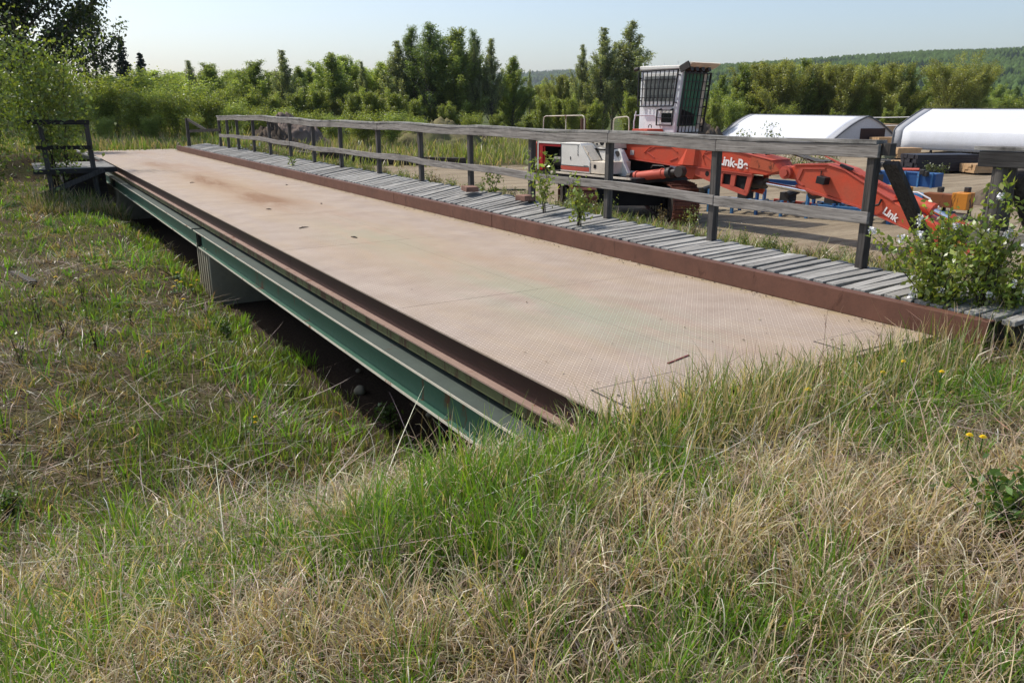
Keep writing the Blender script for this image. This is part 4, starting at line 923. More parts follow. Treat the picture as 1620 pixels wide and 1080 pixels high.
# single trees that stand out
def single(o, px, d_, top=None, rz=0, wf=1):
    x, y = at(px, d_); zb = gz(x, y)-.1; o.location = (x, y, zb); o.rotation_euler = (0, 0, rz); return o
o = tree('cottonwood_tree', 'big dark cottonwood at the upper left, its crown leaving the frame', 'tree', 15, 8.0, (.030, .048, .016), nb=190, per=170, lsize=.2, start=.16, angle=34, seed=21, sig=.07, open_=.92); single(o, 52, 40)
o = tree('cottonwood_tree', 'second dark cottonwood at the left edge of the frame', 'tree', 13.5, 7.4, (.032, .05, .016), nb=130, per=130, lsize=.22, start=.16, angle=34, seed=22, sig=.08); single(o, -62, 42)
o = tree('birch_tree', 'slim open dark tree just right of the big dark cottonwood', 'tree', 7.4, 4.2, (.036, .058, .022), nb=60, per=60, lsize=.2, start=.25, angle=55, seed=23, sig=.1); single(o, 160, 50)
o = spruce('taller lone dark spruce rising over the bushes at left', 11.2, 3.6, 31, 'spruces in the gap of the belt'); single(o, 204, 100)
o = spruce('smaller dark spruce to the right of the lone spruce', 9.6, 2.8, 32, 'spruces in the gap of the belt'); single(o, 231, 104)
o = tree('alder_shrub', 'many stemmed green shrub growing in front of the dark platform', 'shrub', 4.3, 3.3, (.15, .205, .045), nb=104, per=62, lsize=.11, start=.14, angle=56, seed=41, open_=.82, stems=8, tr=.013, shape='col2', bark=BARKD, sig=.15, mat=LEAF_S); single(o, 72, 21.5)
o = tree('alder_shrub', 'leafy shrub at the left edge of the frame', 'shrub', 4.4, 3.4, (.145, .20, .045), nb=96, per=62, lsize=.11, start=.12, angle=56, seed=42, open_=.82, stems=7, tr=.013, shape='col2', bark=BARKD, sig=.16, mat=LEAF_S); single(o, -40, 22.5)
o = tree('alder_shrub', 'lower shrub growing behind the dark platform', 'shrub', 3.4, 3.2, (.16, .21, .045), nb=90, per=85, lsize=.105, start=.08, angle=56, seed=43, stems=7, tr=.013, shape='col2', bark=BARKD, sig=.16, mat=LEAF_S); single(o, 95, 30)

# ---- individual small plants
STALK = m_paint('dead_stalk_brown', lin(104, 78, 58), .9, 0, dirt=.4, scale=9)
def plant(name, label, cat, loc, Ht, Wd, leafc, nst=5, nl=60, lsize=.06, seed=1, group=None, flowers=0, droop=.2, asp=.5, bark=None, lean=.35, stemr=.006, flower_name='flower_cluster'):
    R = random.Random(seed); rs = np.random.default_rng(seed); root = thing(name, label, cat, loc, 0, group)
    m = MB(); C_ = []; tips = []
    for s in range(nst):
        a = R.uniform(0, 6.28); h = Ht*R.uniform(.6, 1.0); r = Wd*.5*R.uniform(.2, 1.0)
        p = [Vector((math.cos(a)*.04*R.random(), math.sin(a)*.04*R.random(), -.02))]
        for i in range(1, 6):
            t = i/5; p.append(Vector((math.cos(a)*r*t**1.3+R.uniform(-.02, .02), math.sin(a)*r*t**1.3+R.uniform(-.02, .02), h*t-droop*r*t*t)))
        m.tube([tuple(Vector(loc)+q) for q in p], [stemr*(1-.8*i/5) for i in range(6)], 5, cap=False)
        tw = []
        for k in range(3):
            i = R.randint(1, 4); d = Vector((R.uniform(-1, 1), R.uniform(-1, 1), .7)).normalized()*h*.25; e = p[i]+d
            m.tube([tuple(Vector(loc)+p[i]), tuple(Vector(loc)+e)], [stemr*.4, stemr*.15], 4, cap=False); tw.append((p[i], e))
        npl = nl//nst
        t = rs.random(npl)**.75*4.2+.75; i0 = np.minimum(t.astype(int), 4); fr = (t-i0)[:, None]; PA = np.array([tuple(q) for q in p])
        c = PA[i0]*(1-fr)+PA[i0+1]*fr
        for j, (b0, e0) in enumerate(tw):
            ix = rs.random(npl) < .2; u = rs.random((ix.sum(), 1)); c[ix] = np.array(b0)*(1-u)+np.array(e0)*u
        C_.append(c+rs.normal(0, lsize*.75, c.shape)); tips.append(p[-1]); tips += [e for _, e in tw]
    m.build('stems', bark or BARKD, root, smooth=True, fix=False)
    c = np.concatenate(C_); v, q, cc = leaf_quads(c, lsize*rs.uniform(.6, 1.3, len(c)), hue(leafc, len(c), .25, rs), asp, rs=rs); np_mesh('leaves', v, q, cc, LEAF_S, root)
    for k in range(flowers):
        tp = np.array(tips[k % len(tips)])+rs.normal(0, .02, 3)+np.array([0, 0, .03]); N = 26
        v, q, cc = leaf_quads(tp+np.clip(rs.normal(0, 1, (N, 3)), -1.3, 1.3)*.013*np.array([1, 1, 1.3]), .022*rs.uniform(.7, 1.3, N), np.full((N, 3), .8)*rs.uniform(.85, 1, (N, 1)), .8, rs=rs); np_mesh(flower_name, v, q, cc, PETAL, root)
    return root
n = NT('white_petal'); a_ = n.n('ShaderNodeAttribute', attribute_name='col', attribute_type='GEOMETRY'); n.principled(a_.outputs['Color'], .6); PETAL = n.m
SHR = (.22, .285, .06); SHL = (.21, .27, .06)
plant('flowering_shrub', 'bushy shrub with white flower clusters growing through the near end of the boardwalk', 'shrub', (5.72, 3.24, .0), .98, 1.05, SHR, 20, 2300, .052, 51, flowers=12, lean=.4)
plant('flowering_shrub', 'upright shrub with white blossom in front of the round railing post', 'shrub', (5.84, 3.0, .0), 1.16, .6, SHR, 9, 620, .05, 52, flowers=8)
plant('flowering_shrub', 'low spreading right half of the blossom shrub, at the frame edge', 'shrub', (5.98, 2.86, .0), .7, .8, SHR, 12, 620, .055, 53, flowers=3)
plant('willow_sapling', 'bright green sapling on the boardwalk left of the track end, the bushier one', 'sapling', (5.72, 7.72, .23), .62, .42, SHL, 7, 250, .062, 54, stemr=.005)
plant('willow_sapling', 'taller drooping sapling on the boardwalk in front of a railing post', 'sapling', (5.9, 8.75, .26), .8, .5, SHL, 6, 260, .075, 55, droop=.7, stemr=.005, asp=.38)
plant('willow_sapling', 'small light sapling standing behind the railing near the bricks', 'sapling', (6.45, 11.05, .0), .75, .42, SHL, 6, 200, .065, 56)
plant('seedling', 'tiny light green seedling on the far part of the boardwalk', 'seedling', (5.78, 19.4, .22), .3, .3, (.18, .24, .06), 4, 46, .07, 57)
plant('white_flowered_weed', 'patch of white flowering weed by the far end of the railing', 'weed', (6.75, 27.6, -.3), .95, 1.3, (.13, .17, .06), 12, 260, .07, 58, flowers=26)
for i, (x, y, h) in enumerate(((3.15, 2.72, .62), (2.75, 2.66, .45), (3.7, 2.75, .5), (4.3, 2.8, .42), (2.2, 2.5, .5), (3.45, 2.55, .7), (4.9, 2.7, .45), (1.9, 2.1, .5), (3.3, 1.9, .55))):
    plant('dead_stalk', 'thin branching dead weed stalk standing in the grass at the end of the deck', 'stalk', (x, y, gz(x, y)), h, h*.5, (.20, .13, .08), 2, 26, .012, 400+i, 'dead stalks at the end of the deck', stemr=.0026, bark=STALK, lean=.2, droop=.0)
# flowers there are bigger when seen from afar: scale the plant
# weeds in the strip beyond the boardwalk
wid = 60; WR = random.Random(5)
WL = ['leafy green weed', 'dark stemmed weed', 'pale green weed', 'brown dry weed', 'low bushy weed']
wcols = [(.16, .21, .055), (.08, .10, .045), (.22, .26, .09), (.17, .13, .075), (.14, .19, .045)]
WPROT = {}
for k in range(210):
    y = WR.uniform(2.6, 30)**1.0; x = 6.75+3.0*WR.random()**1.5
    kd = WR.choice([0, 0, 1, 2, 2, 3, 4, 4]); z = gz(x, y)-.02; h = WR.uniform(.22, .62) if not 5.2 < y < 9.6 else WR.uniform(.15, .34)
    if y > 11: h *= .8
    lab = '%s in the strip beside the boardwalk' % WL[kd]
    if kd not in WPROT:
        o = plant('weed', lab, 'weed', (0, 0, 0), 1.0, .55 if kd != 4 else .9, wcols[kd], 7, 240, .08, 70+kd, 'weeds beside the boardwalk', asp=.42, flowers=0, stemr=.007); WPROT[kd] = o
        o.location = (x, y, z); o.scale = (h, h, h)
    else: copy_tree(WPROT[kd], (x, y, z), WR.uniform(0, 6.28), (h*WR.uniform(.8, 1.2), h, h), lab, 'weeds beside the boardwalk')
# ------------------------------------------------------------------ grass
def blades(x, y, z, L, tilt, bend, power, az, wid, segs, c0, c1, twist=0.0, zmin=None):
    N = len(x); s = np.linspace(0, 1, segs+1)[None]
    th = tilt[:, None]+bend[:, None]*s**power[:, None]; azz = az[:, None]+twist*s*rng.normal(0, 1, (N, 1))
    st = (L/segs)[:, None]
    thm = (th[:, 1:]+th[:, :-1])/2; azm = (azz[:, 1:]+azz[:, :-1])/2
    dx = np.cumsum(np.sin(thm)*np.cos(azm)*st, 1); dy = np.cumsum(np.sin(thm)*np.sin(azm)*st, 1); dz = np.cumsum(np.cos(thm)*st, 1)
    zz = np.zeros((N, 1)); P = np.stack([np.concatenate([zz, dx], 1)+x[:, None], np.concatenate([zz, dy], 1)+y[:, None], np.concatenate([zz, dz], 1)+z[:, None]], -1)
    if zmin is not None: P[:, :, 2] = np.maximum(P[:, :, 2], zmin[:, None])
    wpr = wid[:, None]*(1-s**2.2*.92)*.5
    fa = az+PI/2+rng.normal(0, .7, N); side = np.stack([np.cos(fa), np.sin(fa), rng.normal(0, .2, N)], -1)[:, None]*wpr[..., None]
    V = np.stack([P-side, P+side], 2).reshape(-1, 3)
    i = np.arange(N)[:, None]*(2*(segs+1))+np.arange(segs)[None]*2
    Q = np.stack([i, i+1, i+3, i+2], -1).reshape(-1, 4)
    C = c0[:, None]*(1-s[..., None])+c1[:, None]*s[..., None]; C = np.repeat(C[:, :, None], 2, 2).reshape(-1, 3)
    return V, Q, C
class Heap:
    def __init__(s): s.V = []; s.Q = []; s.C = []; s.o = 0
    def add(s, V, Q, C): s.V.append(V); s.Q.append(Q+s.o); s.C.append(C); s.o += len(V)
    def build(s, name, mat):
        o = np_mesh(name, np.concatenate(s.V), np.concatenate(s.Q), np.concatenate(s.C), mat); tag(o, kind='stuff'); return o
def tint(base, N, amt=.2):
    b = np.tile(np.array(base)[None], (N, 1))*np.exp(rng.normal(0, amt, (N, 1))); b *= np.exp(rng.normal(0, amt*.3, (N, 3))); return np.clip(b, .004, .9)
def scatter(N, r0, r1, a0, a1, p=1.0):
    """plan positions by distance and bearing round the standpoint (denser near)"""
    u = rng.random(N); r = (r0**p+(r1**p-r0**p)*u)**(1/p); a = RAD(90)-(np.radians(31.7)+np.radians(rng.uniform(a0, a1, N)))
    return r*np.cos(a), r*np.sin(a), r
def pitmask(x, y): return sst(2.55, 2.95, x+.35*(vnoise(x, y, .8, 9)-.5))*(1-sst(6.5, 6.9, x))*sst(3.05, 3.5, y+.2*(vnoise(x, y, .5, 10)-.5))*(1-sst(33.6, 34.4, y))
def on_deck(x, y): return (x > 2.4) & (x < 6.5) & (y > 3.06) & (y < 34.2)
def isyard(x, y):
    e = sst(8.8, 10.6, x+2.2*(vnoise(x, y, 2.5, 12)-.5)); f = FW[0]*x+FW[1]*y; lat = RT[0]*x+RT[1]*y; lim = 39.6+60*np.clip((lat/np.maximum(f, 1)-.03)*11, 0, 1); far = 1-sst(-1, 1, f-lim+3*(vnoise(x, y, 3, 13)-.5))
    return e*np.where(f > 62, 1-sst(62, 68, f), 1)*far
GG = Heap(); DD = Heap()
GREEN, GREEN2, TAN, TAN2, GREY, BRN = (.165, .30, .04), (.085, .185, .026), (.46, .35, .205), (.74, .61, .43), (.33, .285, .215), (.20, .135, .078)
def greenness(x, y):
    g = .55*vnoise(x, y, .85, 20)+.45*vnoise(x, y, .33, 21)
    return g
# ---- mound in front (long tufted grass)
def mound(N, r0, r1, p):
    x, y, r = scatter(N, r0, r1, -46, 46, p)
    # clump the roots into tufts
    x += .05*(vnoise(x, y, .06, 30)-.5); y += .05*(vnoise(x, y, .06, 31)-.5)
    m = sst(5.4, 3.3, y+.5*(vnoise(x, y, 1.0, 14)-.5))
    ok = (rng.random(N) < m+.0) & (rng.random(N) > pitmask(x, y)) & ~on_deck(x, y)
    ok &= ~((y > 2.9) & (x > 2.35) & (x < 6.5))
    return x[ok], y[ok], r[ok]
def tufts(NT_, r0, r1, a0, a1, p, keep, per, rad):
    """tuft centres, then blades leaning out of them"""
    x, y, r = scatter(NT_, r0, r1, a0, a1, p); ok = keep(x, y); x, y, r = x[ok], y[ok], r[ok]
    g = .5*vnoise(x, y, .62, 20)+.5*vnoise(x, y, .21, 21); vig = rng.uniform(.45, 1.25, len(x))*(.55+.9*vnoise(x, y, .9, 24))
    k = np.repeat(np.arange(len(x)), np.maximum(3, (per*rng.uniform(.4, 1.5, len(x))).astype(int)))
    ox, oy = rng.normal(0, 1, len(k))*rad, rng.normal(0, 1, len(k))*rad
    az = np.arctan2(oy, ox)+rng.normal(0, .7, len(k)); rel = np.hypot(ox, oy)/rad
    return x[k]+ox, y[k]+oy, r[k], g[k], vig[k], az, rel, rng.random(len(x))[k]
def keep_mound(x, y):
    m = sst(5.4, 3.3, y+.5*(vnoise(x, y, 1.0, 14)-.5)); ok = (rng.random(len(x)) < m) & (rng.random(len(x)) > pitmask(x, y)) & ~on_deck(x, y)
    return ok & ~((y > 2.92) & (x > 2.35) & (x < 6.5))
X_, Y_, r, g, vig, az, rel, ty = tufts(6200, 1.2, 7.5, -48, 46, 1.0, keep_mound, 16, .045)
z = ground_z(X_, Y_)-.01; n_ = len(X_)
ctr = np.exp(-((X_-1.5)/.45)**2-((Y_-2.6)/.45)**2)*.28+np.exp(-((X_-.95)/.45)**2-((Y_-2.8)/.5)**2)*.20+np.exp(-((X_+.1)/.4)**2-((Y_-3.0)/.7)**2)*.12+np.exp(-((X_-2.3)/.35)**2-((Y_-1.7)/.4)**2)*.16+np.exp(-((X_-4.1)/.7)**2-((Y_-2.2)/.35)**2)*.14+np.exp(-((X_-2.0)/.9)**2-((Y_-2.7)/.22)**2)*.12+np.exp(-((X_-5.4)/1.2)**2-((Y_-2.0)/.9)**2)*.12+np.exp(-((X_+.6)/.6)**2-((Y_-2.6)/.9)**2)*.12-np.exp(-((X_-.62)/.28)**2-((Y_-2.45)/.4)**2)*.34-np.exp(-((X_-2.9)/1.2)**2-((Y_-1.6)/.5)**2)*.1-np.exp(-((X_-2.6)/.5)**2-((Y_-2.3)/.35)**2)*.12
wid = .0032+.00078*r; gsel = ty < np.clip((g+ctr-.40)*4.5, .06, .90)
k = gsel & (rng.random(n_) < .85); N1 = k.sum(); hgt = .24*vig[k]*rng.uniform(.55, 1.25, N1)*(1+1.2*np.maximum(ctr[k], 0))*(1-.45*sst(3.6, 5.0, X_[k])*sst(2.0, 2.5, Y_[k]))
c0 = tint(GREEN2, N1, .2); c1 = tint(GREEN, N1, .25)*np.where(rng.random((N1, 1)) < .22, np.array([[1.5, 1.2, 1.2]]), 1)
GG.add(*blades(X_[k], Y_[k], z[k], hgt, np.abs(rng.normal(.06, .1, N1))+.13*rel[k], rng.gamma(1.7, .3, N1), rng.uniform(1.2, 2.5, N1), az[k], wid[k]*rng.uniform(.8, 1.7, N1), 5, c0, c1))
k = (~gsel) | (rng.random(n_) < .24); N1 = k.sum(); hgt = .27*vig[k]*rng.uniform(.5, 1.35, N1)*(1-.45*sst(3.6, 5.0, X_[k])*sst(2.0, 2.5, Y_[k]))
mixc = rng.random((N1, 1)); c0 = tint(BRN, N1, .3)*(1-mixc*.5)+tint(TAN, N1, .25)*mixc*.5; c1 = tint(TAN2, N1, .25)
DD.add(*blades(X_[k], Y_[k], z[k], hgt, np.abs(rng.normal(.16, .2, N1))+.2*rel[k], rng.gamma(2.4, .9, N1), rng.uniform(1.6, 7, N1), az[k], wid[k]*rng.uniform(.55, 1.25, N1), 8, c0, c1, .6, z[k]+.005))
# matted thatch between the tufts: flat dead leaves, grey to tan, in swirls
x, y, r = scatter(46000, 1.2, 7.5, -48, 46, 1.0); ok = keep_mound(x, y); x, y, r = x[ok], y[ok], r[ok]; N1 = len(x); z = ground_z(x, y)
sw = 6.28*vnoise(x, y, .5, 33)+rng.normal(0, .5, N1); tone = vnoise(x, y, .35, 34)[:, None]
DD.add(*blades(x, y, z+rng.gamma(1.5, .018, N1), rng.uniform(.08, .34, N1), rng.normal(1.42, .22, N1), rng.normal(.12, .35, N1), np.ones(N1)*1.5, sw, (.0036+.0008*r)*rng.uniform(.4, 1., N1), 4, tint((.18, .14, .10), N1, .45)*(1-tone*.3)+tint(GREY, N1, .3)*tone*.3, tint((.36, .285, .19), N1, .45), .4, z+.006))
# fine short green between
x, y, r = scatter(16000, 1.2, 7.5, -48, 46, 1.0); ok = keep_mound(x, y) & (vnoise(x, y, .4, 35) > .45); x, y, r = x[ok], y[ok], r[ok]; N1 = len(x)
GG.add(*blades(x, y, ground_z(x, y)-.01, rng.uniform(.05, .17, N1), np.abs(rng.normal(.15, .2, N1)), rng.gamma(1.6, .35, N1), np.full(N1, 1.8), rng.uniform(0, 6.28, N1), (.0032+.0008*r)*rng.uniform(.7, 1.3, N1), 4, tint(GREEN2, N1), tint(GREEN, N1, .25)))
# ---- lower meadow left of the weighbridge
def keep_meadow(x, y):
    m = (x < 3.1) & (y > 2.6); m &= rng.random(len(x)) > pitmask(x, y); m &= ~((y > 25) & (x > .5) & (y < 28))
    return m & ((y > 4.2) | (rng.random(len(x)) < .5))
x, y, r = scatter(120000, 3.0, 36, -58, 8, .55); m = keep_meadow(x, y); x, y, r = x[m], y[m], r[m]; n_ = len(x); z = ground_z(x, y)-.01
g = .5*vnoise(x, y, 1.1, 36)+.5*vnoise(x, y, .38, 37); edge_ = sst(.6, 2.3, x)*.17+sst(9, 16, y)*.05; gr = rng.random(n_) < np.clip((g+edge_-.42)*4.2, .10, .92); wid = .0036+.00095*r
k = gr; N1 = k.sum(); hgt = (.05+.12*vnoise(x[k], y[k], .7, 25)+.22*edge_[k])*rng.uniform(.6, 1.3, N1); br = (.85+1.6*edge_[k])[:, None]
GG.add(*blades(x[k], y[k], z[k], hgt, np.abs(rng.normal(.15, .2, N1)), rng.gamma(1.6, .35, N1), rng.uniform(1.2, 2.4, N1), rng.uniform(0, 6.28, N1), wid[k]*rng.uniform(.8, 1.5, N1), 4, tint((.10, .15, .038), N1)*br, tint((.17, .23, .05), N1, .25)*br))
k = ~gr; N1 = k.sum(); hgt = rng.uniform(.05, .24, N1); sw = 6.28*vnoise(x[k], y[k], .9, 38)+rng.normal(0, .8, N1)
DD.add(*blades(x[k], y[k], z[k]+rng.uniform(0, .03, N1), hgt, rng.normal(1.15, .4, N1), rng.gamma(1.5, .4, N1), rng.uniform(1, 3, N1), sw, wid[k]*rng.uniform(.5, 1., N1), 4, tint((.19, .15, .105), N1, .4), tint((.38, .31, .22), N1, .4), .3, z[k]+.006))
def keep_tm(x, y): return keep_meadow(x, y) & (rng.random(len(x)) < .3+1.1*(vnoise(x, y, 1.2, 39)))
X_, Y_, r, g, vig, az, rel, ty = tufts(3000, 3.4, 30, -58, 8, .6, keep_tm, 13, .06); z = ground_z(X_, Y_)-.01; n_ = len(X_); e2 = sst(.6, 2.4, X_)
gsel = ty < .40+.35*e2; wid = .0038+.001*r
k = gsel; N1 = k.sum(); br = (1+.45*e2[k])[:, None]
GG.add(*blades(X_[k], Y_[k], z[k], .21*vig[k]*rng.uniform(.5, 1.3, N1), np.abs(rng.normal(.1, .12, N1))+.16*rel[k], rng.gamma(1.7, .32, N1), rng.uniform(1.2, 2.5, N1), az[k], wid[k]*rng.uniform(.8, 1.6, N1), 4, tint(GREEN2, N1)*br, tint(GREEN, N1, .25)*br))
k = ~gsel; N1 = k.sum()
DD.add(*blades(X_[k], Y_[k], z[k], .26*vig[k]*rng.uniform(.5, 1.3, N1), np.abs(rng.normal(.25, .25, N1))+.25*rel[k], rng.gamma(2.0, .7, N1), rng.uniform(1.4, 4, N1), az[k], wid[k]*rng.uniform(.5, 1.1, N1), 5, tint(BRN, N1, .3), tint((.48, .40, .28), N1, .3), .4, z[k]+.005))
# fallen grey stalks over the meadow and the mound
SS = Heap()
x, y, r = scatter(15000, 1.6, 24, -56, 44, .6); m = ((x < 2.5) | (y < 2.9)) & (rng.random(len(x)) < .15+1.5*np.maximum(0, vnoise(x, y, 1.7, 41)-.35)) & (rng.random(len(x)) > pitmask(x, y)) & ~on_deck(x, y)
m &= rng.random(len(x)) < np.where(y > 3.2, 1., .95); x, y, r = x[m], y[m], r[m]; N1 = len(x); z = ground_z(x, y)
SS.add(*blades(x, y, z+rng.uniform(.01, .10, N1), rng.uniform(.15, .75, N1)*(1+.4*(rng.random(N1) < .12)), rng.normal(1.46, .17, N1), rng.normal(0, .15, N1), np.ones(N1), rng.normal(RAD(15), .75, N1)+np.where(rng.random(N1) < .5, PI, 0), np.minimum(.0026+.00062*r, .010)*rng.uniform(.35, 1.15, N1), 4, tint((.30, .24, .19), N1, .45), tint((.50, .43, .35), N1, .4), .25, z+.012))
# upright thin seed stalks of last year
x, y, r = scatter(900, 2.2, 14, -45, 42, .7); m = ((x < 2.3) | (y < 3.0)) & (rng.random(len(x)) > pitmask(x, y)) & ~on_deck(x, y); x, y, r = x[m], y[m], r[m]; N1 = len(x); z = ground_z(x, y)
SS.add(*blades(x, y, z, rng.uniform(.25, .6, N1), np.abs(rng.normal(.15, .25, N1)), rng.gamma(1.3, .3, N1), np.full(N1, 2.), rng.uniform(0, 6.28, N1), (.0022+.0004*r)*rng.uniform(.6, 1.1, N1), 5, tint((.20, .13, .08), N1, .3), tint((.40, .30, .19), N1, .3)))
# ---- far grass: approach beyond the deck, field right of it, strip beside the boardwalk
def field(N, x0, x1, y0, y1, fn, hmin, hmax, wd, gcol, tcol, gfrac, heap_only=None, tilt=.2):
    x = rng.uniform(x0, x1, N); y = rng.uniform(y0, y1, N); m = rng.random(N) < fn(x, y); x, y = x[m], y[m]; N1 = len(x)
    z = ground_z(x, y)-.02; gr = rng.random(N1) < gfrac*(.4+1.2*vnoise(x, y, 2.2, 27)); h = rng.uniform(hmin, hmax, N1)*(.6+.8*vnoise(x, y, 1.6, 28))
    for kk, hp, c in ((gr, GG, gcol), (~gr, DD, tcol)):
        nn = kk.sum(); hp.add(*blades(x[kk], y[kk], z[kk], h[kk], np.abs(rng.normal(tilt, .2, nn)), rng.gamma(1.5, .35, nn), np.full(nn, 2.), rng.uniform(0, 6.28, nn), wd*rng.uniform(.6, 1.4, nn), 3, tint(np.array(c)*.7, nn, .25), tint(c, nn, .25)))
field(15000, -12, 14, 34.2, 42, lambda x, y: np.where(y < 34.9, .4, 1), .15, .5, .035, (.19, .26, .06), (.44, .36, .23), .55)
field(34000, 8, 58, 22, 80, lambda x, y: (1-isyard(x, y))*(FW[0]*x+FW[1]*y < 66)*(FW[0]*x+FW[1]*y > 38.5), .35, .9, .06, (.22, .27, .075), (.46, .39, .25), .66)
field(9000, -25, 14, 40, 62, lambda x, y: np.ones_like(x), .3, .8, .06, (.2, .25, .065), (.42, .36, .23), .6)
field(24000, 6.5, 11.5, 1.5, 32, lambda x, y: 1-.75*isyard(x, y), .06, .28, .013, (.2, .26, .065), (.42, .35, .24), .55, tilt=.5)
field(5000, 7, 12, -2, 6, lambda x, y: np.ones_like(x)*.8, .1, .35, .012, (.17, .25, .055), (.5, .4, .26), .45, tilt=.5)
field(9000, 30, 95, 22, 75, lambda x, y: (vnoise(x, y, 5, 40) > .62)*(FW[0]*x+FW[1]*y > 40)*.7, .15, .5, .08, (.2, .24, .08), (.42, .36, .24), .6)
# sparse shade grass under the deck edge
field(1800, 2.2, 3.3, 3.4, 33, lambda x, y: 1-sst(2.3, 3.0, x), .06, .2, .012, (.12, .19, .04), (.36, .29, .19), .7, tilt=.4)
field(7000, 2.3, 6.6, 2.45, 3.09, lambda x, y: (.35+.65*sst(2.45, 2.8, y))*(1-.75*sst(4.0, 5.2, x)), .10, .40, .0075, (.14, .23, .04), (.62, .5, .33), .42, tilt=.12)
field(700, 5.3, 7.4, 1.6, 2.6, lambda x, y: np.ones_like(x), .12, .4, .008, (.12, .19, .04), (.62, .5, .33), .5, tilt=.15)
field(2600, .2, 2.4, 22.9, 24.15, lambda x, y: np.ones_like(x), .2, .62, .022, (.14, .2, .05), (.40, .33, .23), .55, tilt=.3)
GG.build('grass', GRASSM); DD.build('dry_grass', DRYM); SS.build('fallen_stalks', DRYM)

# ------------------------------------------------------------------ dandelions and docks
YEL = m_paint('dandelion_yellow', (.78, .56, .01, 1), .7, dirt=.2, scale=40); 
GL = m_paint('dandelion_leaf', (.05, .12, .02, 1), .6, scale=20)
def ground_hit(px, py):
    d = Vector((RT[0]*(px-810)/1255+FW[0]*(math.cos(PITCH)+math.sin(PITCH)*(540-py)/1255), RT[1]*(px-810)/1255+FW[1]*(math.cos(PITCH)+math.sin(PITCH)*(540-py)/1255), -math.sin(PITCH)+math.cos(PITCH)*(540-py)/1255))
    t = .5
    while t < 60:
        p = Vector((0, 0, H))+d*t
        if p.z < gz(p.x, p.y)+(.2 if p.y < 3.2 and p.x > 1 else .11): return p
        t += .02
    return p
DL = [(404, 659, 'lower one of the pair in the shadow of the girder'), (403, 668, 'upper one of the pair out in the meadow'), (234, 556, 'lone one amid grey stalks in the meadow'), (88, 438, 'lone one at the left in the upper meadow'), (280, 431, 'topmost of the cluster beside the pier'), (279, 444, 'middle of the cluster beside the pier'), (286, 446, 'right of the middle bloom in the cluster by the pier'), (312, 443, 'nearest to the pier wall'), (302, 451, 'just below the one nearest to the pier'), (275, 453, 'leftmost of the cluster beside the pier'), (290, 473, 'lowest one below the cluster by the pier'), (1534, 688, 'left one of the close pair at the right'), (1555, 691, 'right one of the close pair at the right'), (1429, 572, 'highest one at the right end of the deck'), (1397, 589, 'in the grass where the deck ends, left of the highest'), (1490, 588, 'small bloom right of the highest one'), (1279, 616, 'in the grass edge at the middle of the deck end')]
for i, (px, py, lb) in enumerate(DL):
    p = ground_hit(px, py); zb = gz(p.x, p.y); hh = max(.05, p.z-zb); far = max(1, min(1.7, p.length/6))
    o = thing('dandelion', 'yellow dandelion, '+lb, 'flower', (p.x, p.y, zb), 0, 'dandelions in the grass', local=True)
    m = MB(); m.tube([(0, 0, -.02), (.004, .003, hh*.6), (0, 0, hh)], .0032*far, 6); m.build('stem', GL, o)
    m = MB(); R = .019*far
    for ring, (rr, zz, nn) in enumerate(((1., .0, 16), (.75, .004, 13), (.45, .007, 9))):
        for k in range(nn):
            a = 2*PI*(k+ring*.4)/nn; c, s = math.cos(a), math.sin(a); t = Vector((-s, c, 0))*R*.16; e = Vector((c, s, 0))*R*rr
            b0 = Vector((0, 0, hh+zz)); e.z = hh+zz+R*.25*(1.2-rr)
            m.add([b0, e*.6+t+Vector((0, 0, hh*.4)), e, e*.6-t+Vector((0, 0, hh*.4))], [(0, 1, 2, 3)])
    m.build('bloom', YEL, o, fix=False)
    m = MB()
    for k in range(6):
        a = k*1.05+i; c, s = math.cos(a), math.sin(a); L = .09; t = Vector((-s, c, 0))*.014
        m.add([(0, 0, .0), Vector((c, s, 0))*L*.55+t+Vector((0, 0, .04)), Vector((c, s, 0))*L+Vector((0, 0, .02)), Vector((c, s, 0))*L*.55-t+Vector((0, 0, .045))], [(0, 1, 2, 3)])
    m.build('leaf_rosette', GL, o, fix=False)
for (px, py, h, lb) in ((1590, 775, .3, 'dark green leafy weed clump at the right edge of the frame'), (355, 520, .3, 'bushy green weed below the pier on the shade edge'), (450, 555, .16, 'small bright weed on the shade edge of the bank'), (620, 660, .3, 'weed growing in the shade under the deck'), (10, 790, .2, 'broad leaved weed at the left edge of the frame'), (455, 610, .18, 'low weed tuft right of the bank edge')):
    p = ground_hit(px, py); plant('leafy_weed', lb, 'weed', (p.x, p.y, gz(p.x, p.y)), h, h*1.3, (.09, .165, .03), 14, 320, h*.15, int(px), asp=.5)
for i, (px, py, h) in enumerate(((100, 520, .55), (150, 545, .6), (60, 500, .5), (205, 500, .4), (30, 560, .5), (130, 470, .5))):
    p = ground_hit(px, py); plant('bare_seedling', 'thin red stemmed seedling with sparse leaves in the left meadow', 'seedling', (p.x, p.y, gz(p.x, p.y)), h, h*.7, (.13, .19, .04), 4, 34, .05, 300+i, 'sparse seedlings in the left meadow', stemr=.005, bark=M_RUSTD)
m = MB(); a = ground_hit(20, 425); b = ground_hit(52, 442); m.bar(a-Vector((0, 0, .06)), b-Vector((0, 0, .05)), .1, .05)
tag(m.build('scrap_plank', WOOD_D), 'dark rotten plank end lying in the left meadow', 'plank')
m = MB(); m.tube([(2.9, 7.6, gz(2.9, 7.6)+.03), (2.98, 7.63, gz(2.9, 7.6)+.06)], [.05, .04], 10)
bm = bmesh.new(); bmesh.ops.create_icosphere(bm, subdivisions=3, radius=.075)
for v_ in bm.verts: v_.co *= 1+.12*math.sin(v_.co.x*40+1)+.08*math.cos(v_.co.y*50); v_.co.z *= .75
